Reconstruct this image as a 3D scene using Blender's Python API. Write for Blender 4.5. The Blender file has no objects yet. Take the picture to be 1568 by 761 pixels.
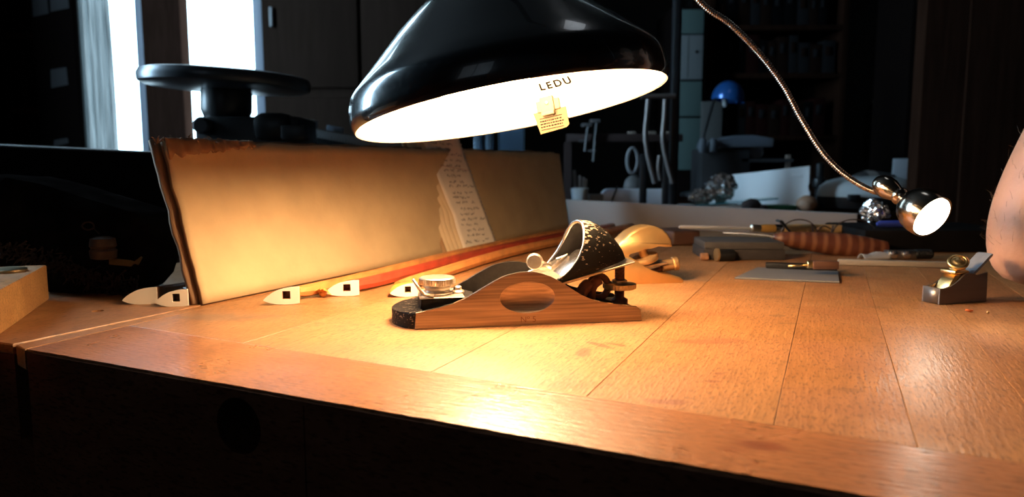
import bpy, bmesh, math, random
from mathutils import Vector, Matrix, noise
random.seed(7)
PI = math.pi
SC = bpy.context.scene
COL = SC.collection
V = Vector

# ------------------------------------------------------------------ camera, world, exposure
F = 1120.0                     # focal length in pixels of the 1568 px wide frame
CAMZ = .11                     # camera height over the bench top (bench top is z = 0)
PITCH = math.atan(130.5/F)
cam_d = bpy.data.cameras.new('camera'); cam = bpy.data.objects.new('camera', cam_d); COL.objects.link(cam)
cam.location = (0, 0, CAMZ); cam.rotation_euler = (PI/2-PITCH, 0, 0)
cam_d.sensor_width = 36; cam_d.lens = F*36/1568; cam_d.clip_start = .02; cam_d.clip_end = 50
cam_d.dof.use_dof = True; cam_d.dof.focus_distance = .5; cam_d.dof.aperture_fstop = 9.5
SC.camera = cam
SC.view_settings.view_transform = 'Standard'; SC.view_settings.look = 'None'
SC.view_settings.gamma = 1; SC.view_settings.use_curve_mapping = False
SC.view_settings.exposure = 0.0
world = bpy.data.worlds.new('world'); SC.world = world; world.use_nodes = True
bg = world.node_tree.nodes['Background']; bg.inputs[0].default_value = (.75, .86, 1, 1); bg.inputs[1].default_value = .006
BULB = 190.0                   # main lamp bulb
LED = 26.0                     # gooseneck face
LED_SPOT = .5
PANE = 8.0                     # daylight in the window panes
FRONT_WINDOW = .30             # dusk light in the window behind the photographer
SIDE_FILL = 38.0             # light of an added window in the left wall, out of the picture
ROOF_WINDOW = 1.6              # daylight in the roof window over the right of the room

# ------------------------------------------------------------------ picture-to-place helpers
_f = V((0, math.cos(PITCH), -math.sin(PITCH))); _u = V((0, math.sin(PITCH), math.cos(PITCH))); _C = V((0, 0, CAMZ))
def _ray(u, v): return _f + V((1,0,0))*((u-784)/F) - _u*((v-380.5)/F)
def G(u, v, z=0.0):
    q = _ray(u, v); return _C + q*((z-CAMZ)/q.z)
def P(u, v, Y):
    q = _ray(u, v); return _C + q*(Y/q.y)

# ------------------------------------------------------------------ materials
def nn(nt, typ, **kw):
    n = nt.nodes.new(typ)
    for k, v in kw.items(): setattr(n, k, v)
    return n
def mat(name, col, rough=.5, metal=0.0, var=0.0, scale=60.0, stretch=(1,1,1), bump=0.0, bscale=None, col2=None, coat=0.0,
        trans=0.0, ior=1.45, emit=None, estr=0.0, sss=0.0, spec=.5, detail=4.0, sharp=None):
    m = bpy.data.materials.new(name); m.use_nodes = True
    nt = m.node_tree; b = nt.nodes['Principled BSDF']
    b.inputs['Base Color'].default_value = (*col, 1); b.inputs['Roughness'].default_value = rough; b.inputs['Metallic'].default_value = metal
    b.inputs['Coat Weight'].default_value = coat; b.inputs['Transmission Weight'].default_value = trans; b.inputs['IOR'].default_value = ior
    b.inputs['Specular IOR Level'].default_value = spec
    if sss: b.inputs['Subsurface Weight'].default_value = sss; b.inputs['Subsurface Radius'].default_value = (.012,.005,.003); b.inputs['Subsurface Scale'].default_value = .5
    if emit: b.inputs['Emission Color'].default_value = (*emit, 1); b.inputs['Emission Strength'].default_value = estr
    if var or bump or col2:
        tc = nn(nt, 'ShaderNodeTexCoord'); mp = nn(nt, 'ShaderNodeMapping'); mp.inputs['Scale'].default_value = stretch
        nt.links.new(tc.outputs['Object'], mp.inputs['Vector'])
        no = nn(nt, 'ShaderNodeTexNoise'); no.inputs['Scale'].default_value = scale; no.inputs['Detail'].default_value = detail
        nt.links.new(mp.outputs[0], no.inputs['Vector'])
        cr = nn(nt, 'ShaderNodeValToRGB')
        lo, hi = sharp or (.3, .7)
        cr.color_ramp.elements[0].position = lo; cr.color_ramp.elements[1].position = hi
        c2 = col2 or tuple(min(1, c*(1+var)) for c in col)
        c1 = col if col2 else tuple(c*(1-var) for c in col)
        cr.color_ramp.elements[0].color = (*c1, 1); cr.color_ramp.elements[1].color = (*c2, 1)
        nt.links.new(no.outputs['Fac'], cr.inputs['Fac']); nt.links.new(cr.outputs['Color'], b.inputs['Base Color'])
        if bump:
            n2 = nn(nt, 'ShaderNodeTexNoise'); n2.inputs['Scale'].default_value = bscale or scale; n2.inputs['Detail'].default_value = 3
            nt.links.new(mp.outputs[0], n2.inputs['Vector'])
            bp = nn(nt, 'ShaderNodeBump'); bp.inputs['Strength'].default_value = bump; bp.inputs['Distance'].default_value = .001
            nt.links.new(n2.outputs['Fac'], bp.inputs['Height']); nt.links.new(bp.outputs['Normal'], b.inputs['Normal'])
    return m

def bench_wood(name, base, dark, rough, along='Y', stains=(), seed=0.0, bump=.45):
    """planed beech: fine streaks along the grain, short dark flecks, blotchy wear and a few stains and shadow marks of their own shape"""
    m = bpy.data.materials.new(name); m.use_nodes = True; nt = m.node_tree; b = nt.nodes['Principled BSDF']; L = nt.links
    tc = nn(nt, 'ShaderNodeTexCoord')
    def noise_(sc, st, det=3.0, dist=0.0):
        mp = nn(nt, 'ShaderNodeMapping'); mp.inputs['Scale'].default_value = st; mp.inputs['Location'].default_value = (seed, seed*.7, 0)
        L.new(tc.outputs['Object'], mp.inputs['Vector'])
        no = nn(nt, 'ShaderNodeTexNoise'); no.inputs['Scale'].default_value = sc; no.inputs['Detail'].default_value = det; no.inputs['Distortion'].default_value = dist
        L.new(mp.outputs[0], no.inputs['Vector']); return no.outputs['Fac']
    def ramp(src, lo, hi, a=0.0, c=1.0):
        r = nn(nt, 'ShaderNodeMapRange'); r.inputs[1].default_value = lo; r.inputs[2].default_value = hi; r.inputs[3].default_value = a; r.inputs[4].default_value = c
        L.new(src, r.inputs[0]); return r.outputs[0]
    def mix(fac, A, B):
        x = nn(nt, 'ShaderNodeMix', data_type='RGBA'); L.new(fac, x.inputs[0])
        for s, v in ((6, A), (7, B)):
            if isinstance(v, tuple): x.inputs[s].default_value = (*v, 1)
            else: L.new(v, x.inputs[s])
        return x.outputs[2]
    st = (1, .07, .3) if along == 'Y' else (.07, 1, .3)
    st2 = (1, .25, 1) if along == 'Y' else (.25, 1, 1)
    streak = noise_(420, st, 3)
    fleck = noise_(700, st2, 2)
    blotch = noise_(14, (1,1,1), 4, .6)
    fine = noise_(90, (1,1,1), 3)
    c = mix(ramp(streak, .3, .72), tuple(x*.78 for x in base), tuple(min(1,x*1.14) for x in base))
    c = mix(ramp(blotch, .44, .70, 0, .68), c, dark)
    c = mix(ramp(fleck, .54, .64, 0, .78), c, tuple(x*.55 for x in dark))
    c = mix(ramp(fine, .60, .75, 0, .45), c, tuple(x*.6 for x in dark))
    if stains:
        wob = nn(nt, 'ShaderNodeTexNoise'); wob.inputs['Scale'].default_value = 130; wob.inputs['Detail'].default_value = 4
        L.new(tc.outputs['Object'], wob.inputs['Vector'])
        sep = nn(nt, 'ShaderNodeSeparateXYZ'); L.new(tc.outputs['Object'], sep.inputs[0])
        def math_(op, a, bb, cl=False):
            n = nn(nt, 'ShaderNodeMath', operation=op, use_clamp=cl)
            for i, v in enumerate((a, bb)):
                if isinstance(v, (int, float)): n.inputs[i].default_value = v
                else: L.new(v, n.inputs[i])
            return n.outputs[0]
        for (sx, sy, ra, rb, rot, colr, amt) in stains:
            dx = math_('SUBTRACT', sep.outputs[0], sx); dy = math_('SUBTRACT', sep.outputs[1], sy)
            ca, sa = math.cos(rot), math.sin(rot)
            px = math_('DIVIDE', math_('ADD', math_('MULTIPLY', dx, ca), math_('MULTIPLY', dy, sa)), ra)
            py = math_('DIVIDE', math_('SUBTRACT', math_('MULTIPLY', dy, ca), math_('MULTIPLY', dx, sa)), rb)
            d = math_('SQRT', math_('ADD', math_('MULTIPLY', px, px), math_('MULTIPLY', py, py)), 0)
            d = math_('ADD', d, math_('MULTIPLY', math_('SUBTRACT', wob.outputs['Fac'], .5), 1.5))
            c = mix(ramp(d, 1.2, .65, 0, amt), c, colr)
    L.new(c, b.inputs['Base Color'])
    L.new(ramp(blotch, .35, .7, rough*.85, rough*1.25), b.inputs['Roughness'])
    bp = nn(nt, 'ShaderNodeBump'); bp.inputs['Strength'].default_value = bump; bp.inputs['Distance'].default_value = .0006
    ad = nn(nt, 'ShaderNodeMath', operation='ADD'); L.new(streak, ad.inputs[0]); L.new(fleck, ad.inputs[1])
    L.new(ad.outputs[0], bp.inputs['Height']); L.new(bp.outputs['Normal'], b.inputs['Normal'])
    return m

# ------------------------------------------------------------------ mesh helpers
def T(x, y, z): return Matrix.Translation((x, y, z))
def RZ(a): return Matrix.Rotation(a, 4, 'Z')
def RX(a): return Matrix.Rotation(a, 4, 'X')
def RY(a): return Matrix.Rotation(a, 4, 'Y')
def frame(o, x, z):
    """matrix with origin o, local x along x and local z close to z"""
    x = V(x).normalized(); y = V(z).cross(x).normalized(); z = x.cross(y)
    return Matrix(((x.x,y.x,z.x,o[0]),(x.y,y.y,z.y,o[1]),(x.z,y.z,z.z,o[2]),(0,0,0,1)))
def frame_z(o, z, hint=(1,0,0)):
    z = V(z).normalized(); x = V(hint); x = (x - z*x.dot(z)).normalized(); y = z.cross(x)
    return Matrix(((x.x,y.x,z.x,o[0]),(x.y,y.y,z.y,o[1]),(x.z,y.z,z.z,o[2]),(0,0,0,1)))
def BM(): return bmesh.new()
def box(bm, lo, hi, M=None, bevel=0.0, seg=2):
    vs = [bm.verts.new(V((x,y,z))) for x in (lo[0],hi[0]) for y in (lo[1],hi[1]) for z in (lo[2],hi[2])]
    fs = [bm.faces.new([vs[i] for i in q]) for q in ((0,1,3,2),(4,6,7,5),(0,4,5,1),(2,3,7,6),(0,2,6,4),(1,5,7,3))]
    if bevel:
        es = {e for f in fs for e in f.edges}
        r = bmesh.ops.bevel(bm, geom=list(es), offset=bevel, segments=seg, profile=.5, affect='EDGES')
        vs = list({v for f in r['faces'] for v in f.verts} | {v for v in vs if v.is_valid})
    if M is not None: bmesh.ops.transform(bm, matrix=M, verts=vs)
    return bm
def prism(bm, pts, d0, d1, M=None, plane='xz', bevel=0.0, seg=2, mi=0):
    """outline pts extruded along the third axis from d0 to d1"""
    def mk(a, b, d): return V((a,d,b)) if plane == 'xz' else (V((a,b,d)) if plane == 'xy' else V((d,a,b)))
    A = [bm.verts.new(mk(a,b,d0)) for a,b in pts]; B = [bm.verts.new(mk(a,b,d1)) for a,b in pts]
    n = len(pts); fs = [bm.faces.new(A), bm.faces.new(B[::-1])]
    for i in range(n): fs.append(bm.faces.new((A[i], B[i], B[(i+1)%n], A[(i+1)%n])))
    vs = A+B
    for f in fs: f.material_index = mi
    if bevel:
        es = {e for f in fs[:2] for e in f.edges}
        r = bmesh.ops.bevel(bm, geom=list(es), offset=bevel, segments=seg, profile=.5, affect='EDGES')
        vs = list({v for f in r['faces'] for v in f.verts} | {v for v in vs if v.is_valid})
        allf = {f for v in vs for f in v.link_faces}; vs = list({v for f in allf for v in f.verts})
    bmesh.ops.recalc_face_normals(bm, faces=list({f for v in vs for f in v.link_faces}))
    if M is not None: bmesh.ops.transform(bm, matrix=M, verts=vs)
    return bm
def lathe(bm, prof, M=None, seg=40, cap=True, ridges=None, mi=0):
    """prof: (radius, z) list revolved about z"""
    rings = []; vs = []
    for k, (r, z) in enumerate(prof):
        ring = []
        for i in range(seg):
            a = 2*PI*i/seg; rr = r
            if ridges and k in ridges and i % 2: rr = r*(1-ridges[k])
            v = bm.verts.new((rr*math.cos(a), rr*math.sin(a), z)); ring.append(v); vs.append(v)
        rings.append(ring)
    fs = []
    for a, b in zip(rings, rings[1:]):
        for i in range(seg): fs.append(bm.faces.new((a[i], a[(i+1)%seg], b[(i+1)%seg], b[i])))
    if cap: fs.append(bm.faces.new(rings[0][::-1])); fs.append(bm.faces.new(rings[-1]))
    for f in fs: f.material_index = mi
    if M is not None: bmesh.ops.transform(bm, matrix=M, verts=vs)
    return bm
def tube(bm, pts, r, seg=10, M=None, cap=True, flat=1.0):
    pts = [V(p) for p in pts]; n = len(pts); rs = r if isinstance(r, (list, tuple)) else [r]*n
    rings = []; up = None; vs = []
    for i, p in enumerate(pts):
        t = (pts[min(i+1,n-1)] - pts[max(i-1,0)]).normalized()
        if up is None:
            up = V((0,0,1)) if abs(t.z) < .9 else V((1,0,0))
        s = t.cross(up)
        if s.length < 1e-6: s = t.cross(V((0,1,0)))
        s.normalize(); up = s.cross(t).normalized()
        ring = [bm.verts.new(p + (s*math.cos(2*PI*k/seg) + up*math.sin(2*PI*k/seg)*flat)*rs[i]) for k in range(seg)]
        rings.append(ring); vs += ring
    for a, b in zip(rings, rings[1:]):
        for k in range(seg): bm.faces.new((a[k], a[(k+1)%seg], b[(k+1)%seg], b[k]))
    if cap: bm.faces.new(rings[0][::-1]); bm.faces.new(rings[-1])
    if M is not None: bmesh.ops.transform(bm, matrix=M, verts=vs)
    return bm
def spline(pts, n=8):
    """Catmull-Rom through pts"""
    pts = [V(p) for p in pts]; out = []
    for i in range(len(pts)-1):
        p0, p1, p2, p3 = pts[max(i-1,0)], pts[i], pts[i+1], pts[min(i+2,len(pts)-1)]
        for k in range(n):
            t = k/n; out.append(.5*((2*p1)+(p2-p0)*t+(2*p0-5*p1+4*p2-p3)*t*t+(3*p1-p0-3*p2+p3)*t**3))
    out.append(pts[-1]); return out
def blob(bm, c, r, sub=3, M=None, rough=0.0, fr=20.0, seed=0.0):
    res = bmesh.ops.create_icosphere(bm, subdivisions=sub, radius=1.0)
    for v in res['verts']:
        k = 1 + (rough*noise.noise(v.co*fr + V((seed,seed,seed))) if rough else 0)
        v.co = V((c[0]+v.co.x*r[0]*k, c[1]+v.co.y*r[1]*k, c[2]+v.co.z*r[2]*k))
    if M is not None: bmesh.ops.transform(bm, matrix=M, verts=res['verts'])
    return bm

def grid_sheet(bm, fn, nu, nv):
    g = [[bm.verts.new(fn(i/nu, j/nv)) for j in range(nv+1)] for i in range(nu+1)]
    for i in range(nu):
        for j in range(nv): bm.faces.new((g[i][j], g[i+1][j], g[i+1][j+1], g[i][j+1]))
    return g

# ------------------------------------------------------------------ object helpers
XF = {}
def thing(name, label, cat, loc=(0,0,0), rotz=0.0, group=None):
    o = bpy.data.objects.new(name, None); COL.objects.link(o); o.empty_display_size = .02
    o.location = loc; o.rotation_euler = (0,0,rotz); o['label'] = label; o['category'] = cat
    if group: o['group'] = group
    XF[o] = T(*loc) @ RZ(rotz)
    return o
def obj(name, bm, m, parent=None, smooth=40.0, world=False, label=None, kind=None):
    if world and parent is not None:
        bmesh.ops.transform(bm, matrix=XF[parent].inverted(), verts=bm.verts)
    if smooth:
        for f in bm.faces: f.smooth = True
        for e in bm.edges:
            if len(e.link_faces) == 2 and e.calc_face_angle(0) > math.radians(smooth): e.smooth = False
    me = bpy.data.meshes.new(name); bm.to_mesh(me); bm.free()
    for mm in (m if isinstance(m, (list, tuple)) else [m]): me.materials.append(mm)
    o = bpy.data.objects.new(name, me); COL.objects.link(o)
    if parent is not None: o.parent = parent; XF[o] = XF[parent]
    else: XF[o] = Matrix.Identity(4)
    if label: o['label'] = label
    if kind: o['kind'] = kind
    return o
def recenter(o):
    """put a single-mesh thing's origin at the middle of its base"""
    vs = o.data.vertices; xs = [v.co.x for v in vs]; ys = [v.co.y for v in vs]; z = min(v.co.z for v in vs)
    c = V(((min(xs)+max(xs))/2, (min(ys)+max(ys))/2, z)); o.data.transform(T(*(-c))); o.location = c
def tag(o, label, cat, group=None):
    o['label'] = label; o['category'] = cat
    if group: o['group'] = group
    if o.parent is None: recenter(o)
    return o
def struct(name, bm, m, parent=None, label=None):
    o = obj(name, bm, m, parent, smooth=30)
    if parent is None: o['kind'] = 'structure'
    if label: o['label'] = label
    return o
def with_mod(o, setup):
    """apply one modifier into the mesh"""
    setup(o); dg = bpy.context.evaluated_depsgraph_get(); dg.update()
    me = bpy.data.meshes.new_from_object(o.evaluated_get(dg)); old = o.data; o.modifiers.clear(); o.data = me
    bpy.data.meshes.remove(old); return o
def cut(o, cbm, parent=None):
    me = bpy.data.meshes.new('cutter'); cbm.to_mesh(me); cbm.free()
    c = bpy.data.objects.new('cutter', me); COL.objects.link(c); c.parent = o.parent
    def s(o):
        md = o.modifiers.new('b', 'BOOLEAN'); md.operation = 'DIFFERENCE'; md.object = c; md.solver = 'EXACT'
    with_mod(o, s); bpy.data.objects.remove(c); bpy.data.meshes.remove(me); return o
def solid(o, th, offset=-1, rim=0):
    def s(o):
        md = o.modifiers.new('s', 'SOLIDIFY'); md.thickness = th; md.offset = offset; md.material_offset_rim = rim
    return with_mod(o, s)
def copy_tree(o, parent=None):
    c = o.copy(); COL.objects.link(c)
    if parent is not None: c.parent = parent
    for ch in list(o.children): copy_tree(ch, c)
    return c
def text_bm(txt, size, depth=0.0002, bold=0.0):
    cu = bpy.data.curves.new('t', 'FONT'); cu.body = txt; cu.size = size; cu.align_x = 'CENTER'; cu.align_y = 'CENTER'; cu.extrude = depth; cu.offset = bold; cu.space_character = 1.0 + (.3 if bold else 0)
    o = bpy.data.objects.new('t', cu); COL.objects.link(o)
    dg = bpy.context.evaluated_depsgraph_get(); dg.update(); me = bpy.data.meshes.new_from_object(o.evaluated_get(dg))
    bm = bmesh.new(); bm.from_mesh(me); bpy.data.objects.remove(o); bpy.data.curves.remove(cu); bpy.data.meshes.remove(me)
    return bm

# ------------------------------------------------------------------ material library
M = {}
STAINS_AND_SHADOW = [  # bench coordinates: x across the planks, y along them
]
BROT = math.radians(-23.5); BZ = .85
BMX = T(0,0,-BZ) @ RZ(BROT); BINV = BMX.inverted()
def bn(u, v):
    q = BINV @ G(u, v); return q.x, q.y
def st(u, v, ra, rb, rot, col, amt):
    x, y = bn(u, v); return (x, y, ra, rb, rot, col, amt)
RED = (.16,.045,.022); DK = (.10,.05,.025); GRY = (.12,.085,.06)
STAINS_AND_SHADOW = [st(893,540,.004,.011,.15,RED,.8), st(918,528,.012,.003,-.55,RED,.8), st(942,527,.008,.0025,-.3,RED,.7), st(1093,584,.005,.0022,.3,RED,.8), st(1101,572,.003,.0022,.6,RED,.75),
          st(1020,615,.011,.004,.3,RED,.75), st(1075,523,.022,.006,.35,RED,.6), st(1110,520,.012,.005,.3,RED,.4), st(1190,483,.006,.004,.4,DK,.5), st(1205,495,.008,.003,.4,DK,.45),
          st(870,590,.02,.007,.4,RED,.3), st(765,535,.008,.004,.4,RED,.3), st(330,486,.03,.012,.3,GRY,.55), st(400,484,.016,.008,.3,GRY,.35),
          st(1298,597,.007,.003,.2,DK,.4), st(1060,428,.02,.012,.3,GRY,.5), st(1180,455,.02,.008,.3,DK,.3), st(1340,470,.012,.006,.3,DK,.35), st(1090,480,.03,.01,.3,RED,.2)]  # the grey mark beside the finger plane paints its cast shadow
BASE = (.335,.155,.058)
M['bench_a'] = bench_wood('beech_plank', BASE, (.26,.11,.042), .42, 'Y', STAINS_AND_SHADOW, 0.0)
M['bench_b'] = bench_wood('beech_plank_pale', (.36,.176,.070), (.27,.12,.05), .42, 'Y', STAINS_AND_SHADOW, 3.1)
M['bench_c'] = bench_wood('beech_plank_red', (.32,.143,.053), (.24,.095,.038), .42, 'Y', STAINS_AND_SHADOW, 7.7)
M['strip'] = bench_wood('beech_lipping', (.33,.135,.055), (.20,.075,.03), .30, 'X',
    [st(1168,682,.010,.0045,.1,RED,.8), st(1122,688,.006,.003,.1,RED,.45), st(1010,660,.010,.0012,.1,DK,.5), st(838,656,.018,.0012,.12,DK,.6)], 1.7, .5)
M['apron_shaded'] = bench_wood('shaded_apron_wood', (.135,.048,.025), (.09,.032,.017), .5, 'X', (), 4.2, .2); M['apron_shaded'].node_tree.nodes['Principled BSDF'].inputs['Specular IOR Level'].default_value = 0.0  # same beech as the top, darkened to hold the front's shade
M['block'] = bench_wood('block_beech', (.45,.24,.085), (.30,.14,.05), .5, 'Y', (), 9.0)

# ------------------------------------------------------------------ the room
M['floor'] = mat('floor', (.05,.042,.038), .6, var=.2, scale=3)
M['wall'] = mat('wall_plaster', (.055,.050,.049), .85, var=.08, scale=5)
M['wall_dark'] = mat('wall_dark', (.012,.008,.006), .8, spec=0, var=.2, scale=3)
M['ceil'] = mat('ceiling_boards', (.018,.012,.009), .9)
M['darkwood'] = mat('dark_wood', (.018,.008,.005), .7, spec=0, var=.3, scale=12, stretch=(8,8,.6), bump=.1)
M['sash'] = mat('window_frame_wood', (.028,.014,.010), .7, spec=0, var=.2, scale=20, stretch=(6,6,.5))
M['sash_daylit'] = mat('daylit_sash', (.28,.31,.38), .5)  # daylight on the frame edges is put into this blue-grey
M['pane'] = mat('daylight_pane', (.5,.55,.6), .2, emit=(.58,.84,1.0), estr=PANE)
bm = box(BM(), (-1.92,-2.2,-.9), (3.8,4.1,-.85)); struct('floor', bm, M['floor'])
bm = box(BM(), (-1.92,-2.2,1.75), (3.8,4.1,1.8)); struct('ceiling', bm, M['ceil'])
YW = 2.7
def wx(u, Y=YW): return (u-784)/F*Y*1.0
# window wall on the far left: piers beside and between two tall windows
xl, x1, x2, x3, xr = -1.92, P(118,100,YW).x, P(228,100,YW).x, P(391,100,YW).x, P(690,100,YW).x
xm1, xm2 = P(225,110,YW).x, P(283,110,YW).x
bm = BM(); box(bm, (xl,YW,-.85), (x1,YW+.12,1.75)); box(bm, (x3+.03,YW,-.85), (xr,YW+.12,1.75))
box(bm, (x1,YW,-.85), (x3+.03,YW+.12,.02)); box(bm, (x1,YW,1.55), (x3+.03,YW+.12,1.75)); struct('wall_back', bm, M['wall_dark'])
bm = box(BM(), (xm1,YW-.02,.02), (xm2,YW+.12,1.55), bevel=.004); struct('trim_1', bm, M['sash'])
for k, (a, b) in enumerate(((x1, xm1), (xm2, x3+.03))):
    w = thing('window_%d' % (k+1), 'tall daylit window %s' % ('with a sheer curtain, nearest the dark shelf' if k == 0 else 'behind the round turntable, right of the brown post'), 'window', ((a+b)/2, YW+.05, .02)); w['kind'] = 'structure'
    bm = box(BM(), (a,YW+.05,.02), (b,YW+.056,1.55)); obj('pane', bm, M['pane'], w, world=True)
    bm = BM(); box(bm, (b-.034,YW,.02), (b,YW+.05,1.55), bevel=.003); box(bm, (a,YW+.02,.02), (b-.034,YW+.05,.07))
    obj('window_frame', bm, M['sash_daylit'], w, world=True)
# the rest of the shell
XW = -1.82
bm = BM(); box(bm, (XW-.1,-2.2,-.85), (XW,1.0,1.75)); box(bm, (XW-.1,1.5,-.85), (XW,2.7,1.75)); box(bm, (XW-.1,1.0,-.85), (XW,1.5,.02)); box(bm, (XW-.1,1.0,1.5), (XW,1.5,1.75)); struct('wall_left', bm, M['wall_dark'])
w = thing('window_4', 'added unseen window in the left wall lighting the back of the room', 'window', (XW-.05,1.25,.02)); w['kind'] = 'structure'  # unseen window added to light the pale board and back desk
M['fill_pane'] = mat('fill_light_pane', (.5,.55,.6), .2, emit=(.50,.78,1.0), estr=SIDE_FILL)
obj('pane', box(BM(), (XW-.06,1.0,.02), (XW-.05,1.5,1.5)), M['fill_pane'], w, world=True)
bm = BM()
for y in (1.0,1.46): box(bm, (XW-.05,y,.02), (XW-.02,y+.04,1.5))
obj('window_frame', bm, M['sash'], w, world=True)
w = thing('window_5', 'roof window over the right side of the room', 'window', (.49,1.06,1.74)); w['kind'] = 'structure'
M['pane_roof'] = mat('daylight_pane_roof', (.5,.55,.6), .2, emit=(.9,.95,1.0), estr=ROOF_WINDOW)
obj('pane', box(BM(), (.38,.86,1.742), (.60,1.26,1.748)), M['pane_roof'], w, world=True)
bm = BM(); box(bm, (.34,.82,1.73), (.38,1.30,1.75)); box(bm, (.60,.82,1.73), (.64,1.30,1.75)); box(bm, (.38,.82,1.73), (.60,.86,1.75)); box(bm, (.38,1.26,1.73), (.60,1.30,1.75))
obj('window_frame', bm, M['sash'], w, world=True)
bm = box(BM(), (3.7,-2.2,-.85), (3.8,4.1,1.75)); struct('wall_right', bm, M['wall'])
bm = box(BM(), (xr,3.4,-.85), (3.7,3.5,1.75)); struct('wall_far', bm, M['wall'])
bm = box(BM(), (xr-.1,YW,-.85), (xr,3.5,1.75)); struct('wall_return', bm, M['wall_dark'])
bm = BM()   # wall behind the photographer, with the window that lights the room from the front
box(bm, (-1.82,-2.2,-.85), (-1.7,-2.1,1.75)); box(bm, (-.5,-2.2,-.85), (3.7,-2.1,1.75)); box(bm, (-1.7,-2.2,-.85), (-.5,-2.1,.2)); box(bm, (-1.7,-2.2,1.5), (-.5,-2.1,1.75))
struct('wall_front', bm, M['wall'])
w = thing('window_3', 'window in the wall behind the photographer', 'window', (-1.2,-2.15,.2)); w['kind'] = 'structure'
M['pane_front'] = mat('daylight_pane_front', (.5,.55,.6), .2, emit=(.75,.88,1.0), estr=FRONT_WINDOW)
obj('pane', box(BM(), (-1.7,-2.16,.2), (-.5,-2.15,1.5)), M['pane_front'], w, world=True)
bm = BM()
for x in (-1.7,-1.115,-.53): box(bm, (x,-2.15,.2), (x+.03,-2.12,1.5))
obj('window_frame', bm, M['sash'], w, world=True)

# ------------------------------------------------------------------ workbench
wb = thing('workbench', 'large worn beech workbench under the lit desk lamp', 'workbench', (0,0,-BZ), BROT)
def inner(n): return max(.3447 - .064*(n+.433), .285)
def front(n): return .2748 - .033*(n+.4347)
seams = [-.4352,-.3275,-.190,-.102,-.0176,.0357,.087,.15,.215,.29,.37]; NE = seams[-1]
bm = BM(); gap = .00014; NB = 1.262
for i, (a, b) in enumerate(zip(seams, seams[1:])):
    a += gap; b -= gap
    prism(bm, [(a,inner(a)+gap),(b,inner(b)+gap),(b,NB),(a,NB)], BZ-.045, BZ, plane='xy', bevel=.00018, seg=1, mi=(0,1,1,0,2,0,2,1,0,2,1,0,2)[i])
obj('bench_top', bm, [M['bench_a'], M['bench_b'], M['bench_c']], wb, smooth=0)
rag = [(-.4347+(NE+.4347)*i_/160, front(-.4347+(NE+.4347)*i_/160)+.0004+.0013*abs(noise.noise(V((i_*.37,2,0))))) for i_ in range(161)]   # worn arris
bm = prism(BM(), rag+[(NE,inner(NE)-gap),(-.4347,inner(-.4347)-gap)], BZ-.0016, BZ, plane='xy')
obj('front_lipping', bm, M['strip'], wb)
bm = prism(BM(), [(-.4347,front(-.4347)),(NE,front(NE)),(NE,inner(NE)-gap),(-.4347,inner(-.4347)-gap)], BZ-.17, BZ-.0017, plane='xy', bevel=.0002, seg=1)
ap = obj('front_apron', bm, M['apron_shaded'], wb)
ev = V((.4347+.62, front(.62)-front(-.4347), 0)).normalized()
def fr(s, z): p = V((-.4347, front(-.4347), BZ+z)) + ev*s; return p
c = BM(); lathe(c, [(.0147,-.012),(.0147,.06)], frame_z(fr(.1685,-.0207), V((-ev.y,ev.x,0)), ev), seg=48); cut(ap, c)
c = BM(); box(c, (-.0004,-.002,-.2), (.0004,.0025,-.004), frame(fr(.2108,0), ev, (0,0,1))); cut(ap, c)
bm = BM(); prism(bm, [(-.4515,.2795),(-.4357,.2745),(-.4357,NB),(-.4465,NB),(-.4435,.42)], BZ-.013, BZ, plane='xy', bevel=.0006, seg=1); obj('end_board', bm, M['bench_a'], wb)
bm = BM(); prism(bm, [(-.66,.271),(-.4528,.2785),(-.4450,.42),(-.4475,.62),(-.66,.62)], BZ-.006, BZ+.0005, plane='xy', bevel=.0008, seg=1)
jaw = obj('end_vise_jaw', bm, M['bench_c'], wb)
c = BM(); hx, hy = bn(150,477); lathe(c, [(.0042,-.012),(.0042,.01)], T(hx,hy,BZ), seg=24); cut(jaw, c)
bm = box(prism(BM(), [(-.66,.2715),(-.4532,.279),(-.4455,.42),(-.4480,.62),(-.66,.62)], BZ-.06, BZ-.0062, plane='xy'), (-.66,.30,BZ-.17), (-.46,.34,BZ-.0601)); box(bm, (-.4430,.290,BZ-.045), (-.4360,1.2,BZ-.0131)); obj('jaw_cheek', bm, M['apron_shaded'], wb)  # dark wood here paints the shade below the jaw and end board
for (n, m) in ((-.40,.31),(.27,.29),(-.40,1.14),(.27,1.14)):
    obj('leg', box(BM(), (n,m,0), (n+.085,m+.085,BZ-.045-(.126 if m < .5 else 0)), bevel=.004), M['apron_shaded'], wb)

# raised wooden block on the vise jaw, with a metal disc let into its top
bl = thing('wooden_block', 'pale beech block with a metal disc on top, at the bench left edge', 'block', tuple(P(75,460,.5818)*0+V((-.3739,.5818,.0006))), math.radians(-69.5))
bm = prism(BM(), [(0,0),(.19,0),(.19,-.15),(0,-.15)], 0, .0285, plane='xy', bevel=.0012, seg=2); obj('block_body', bm, M['block'], bl)
M['brass_worn'] = mat('worn_brass', (.42,.33,.2), .35, 1.0, var=.2, scale=300)
M['steel'] = mat('steel', (.45,.44,.43), .3, 1.0, var=.12, scale=200)
q = P(14,414,.56) ; q = G(14,416,.0290)
obj('disc', lathe(BM(), [(.011,.0283),(.0118,.029),(.0118,.0305),(.0105,.0312),(.004,.0312)], T(*( (XF[bl].inverted() @ V((q.x,q.y,0))).xy.to_3d() ))), M['brass_worn'], bl)

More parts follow.
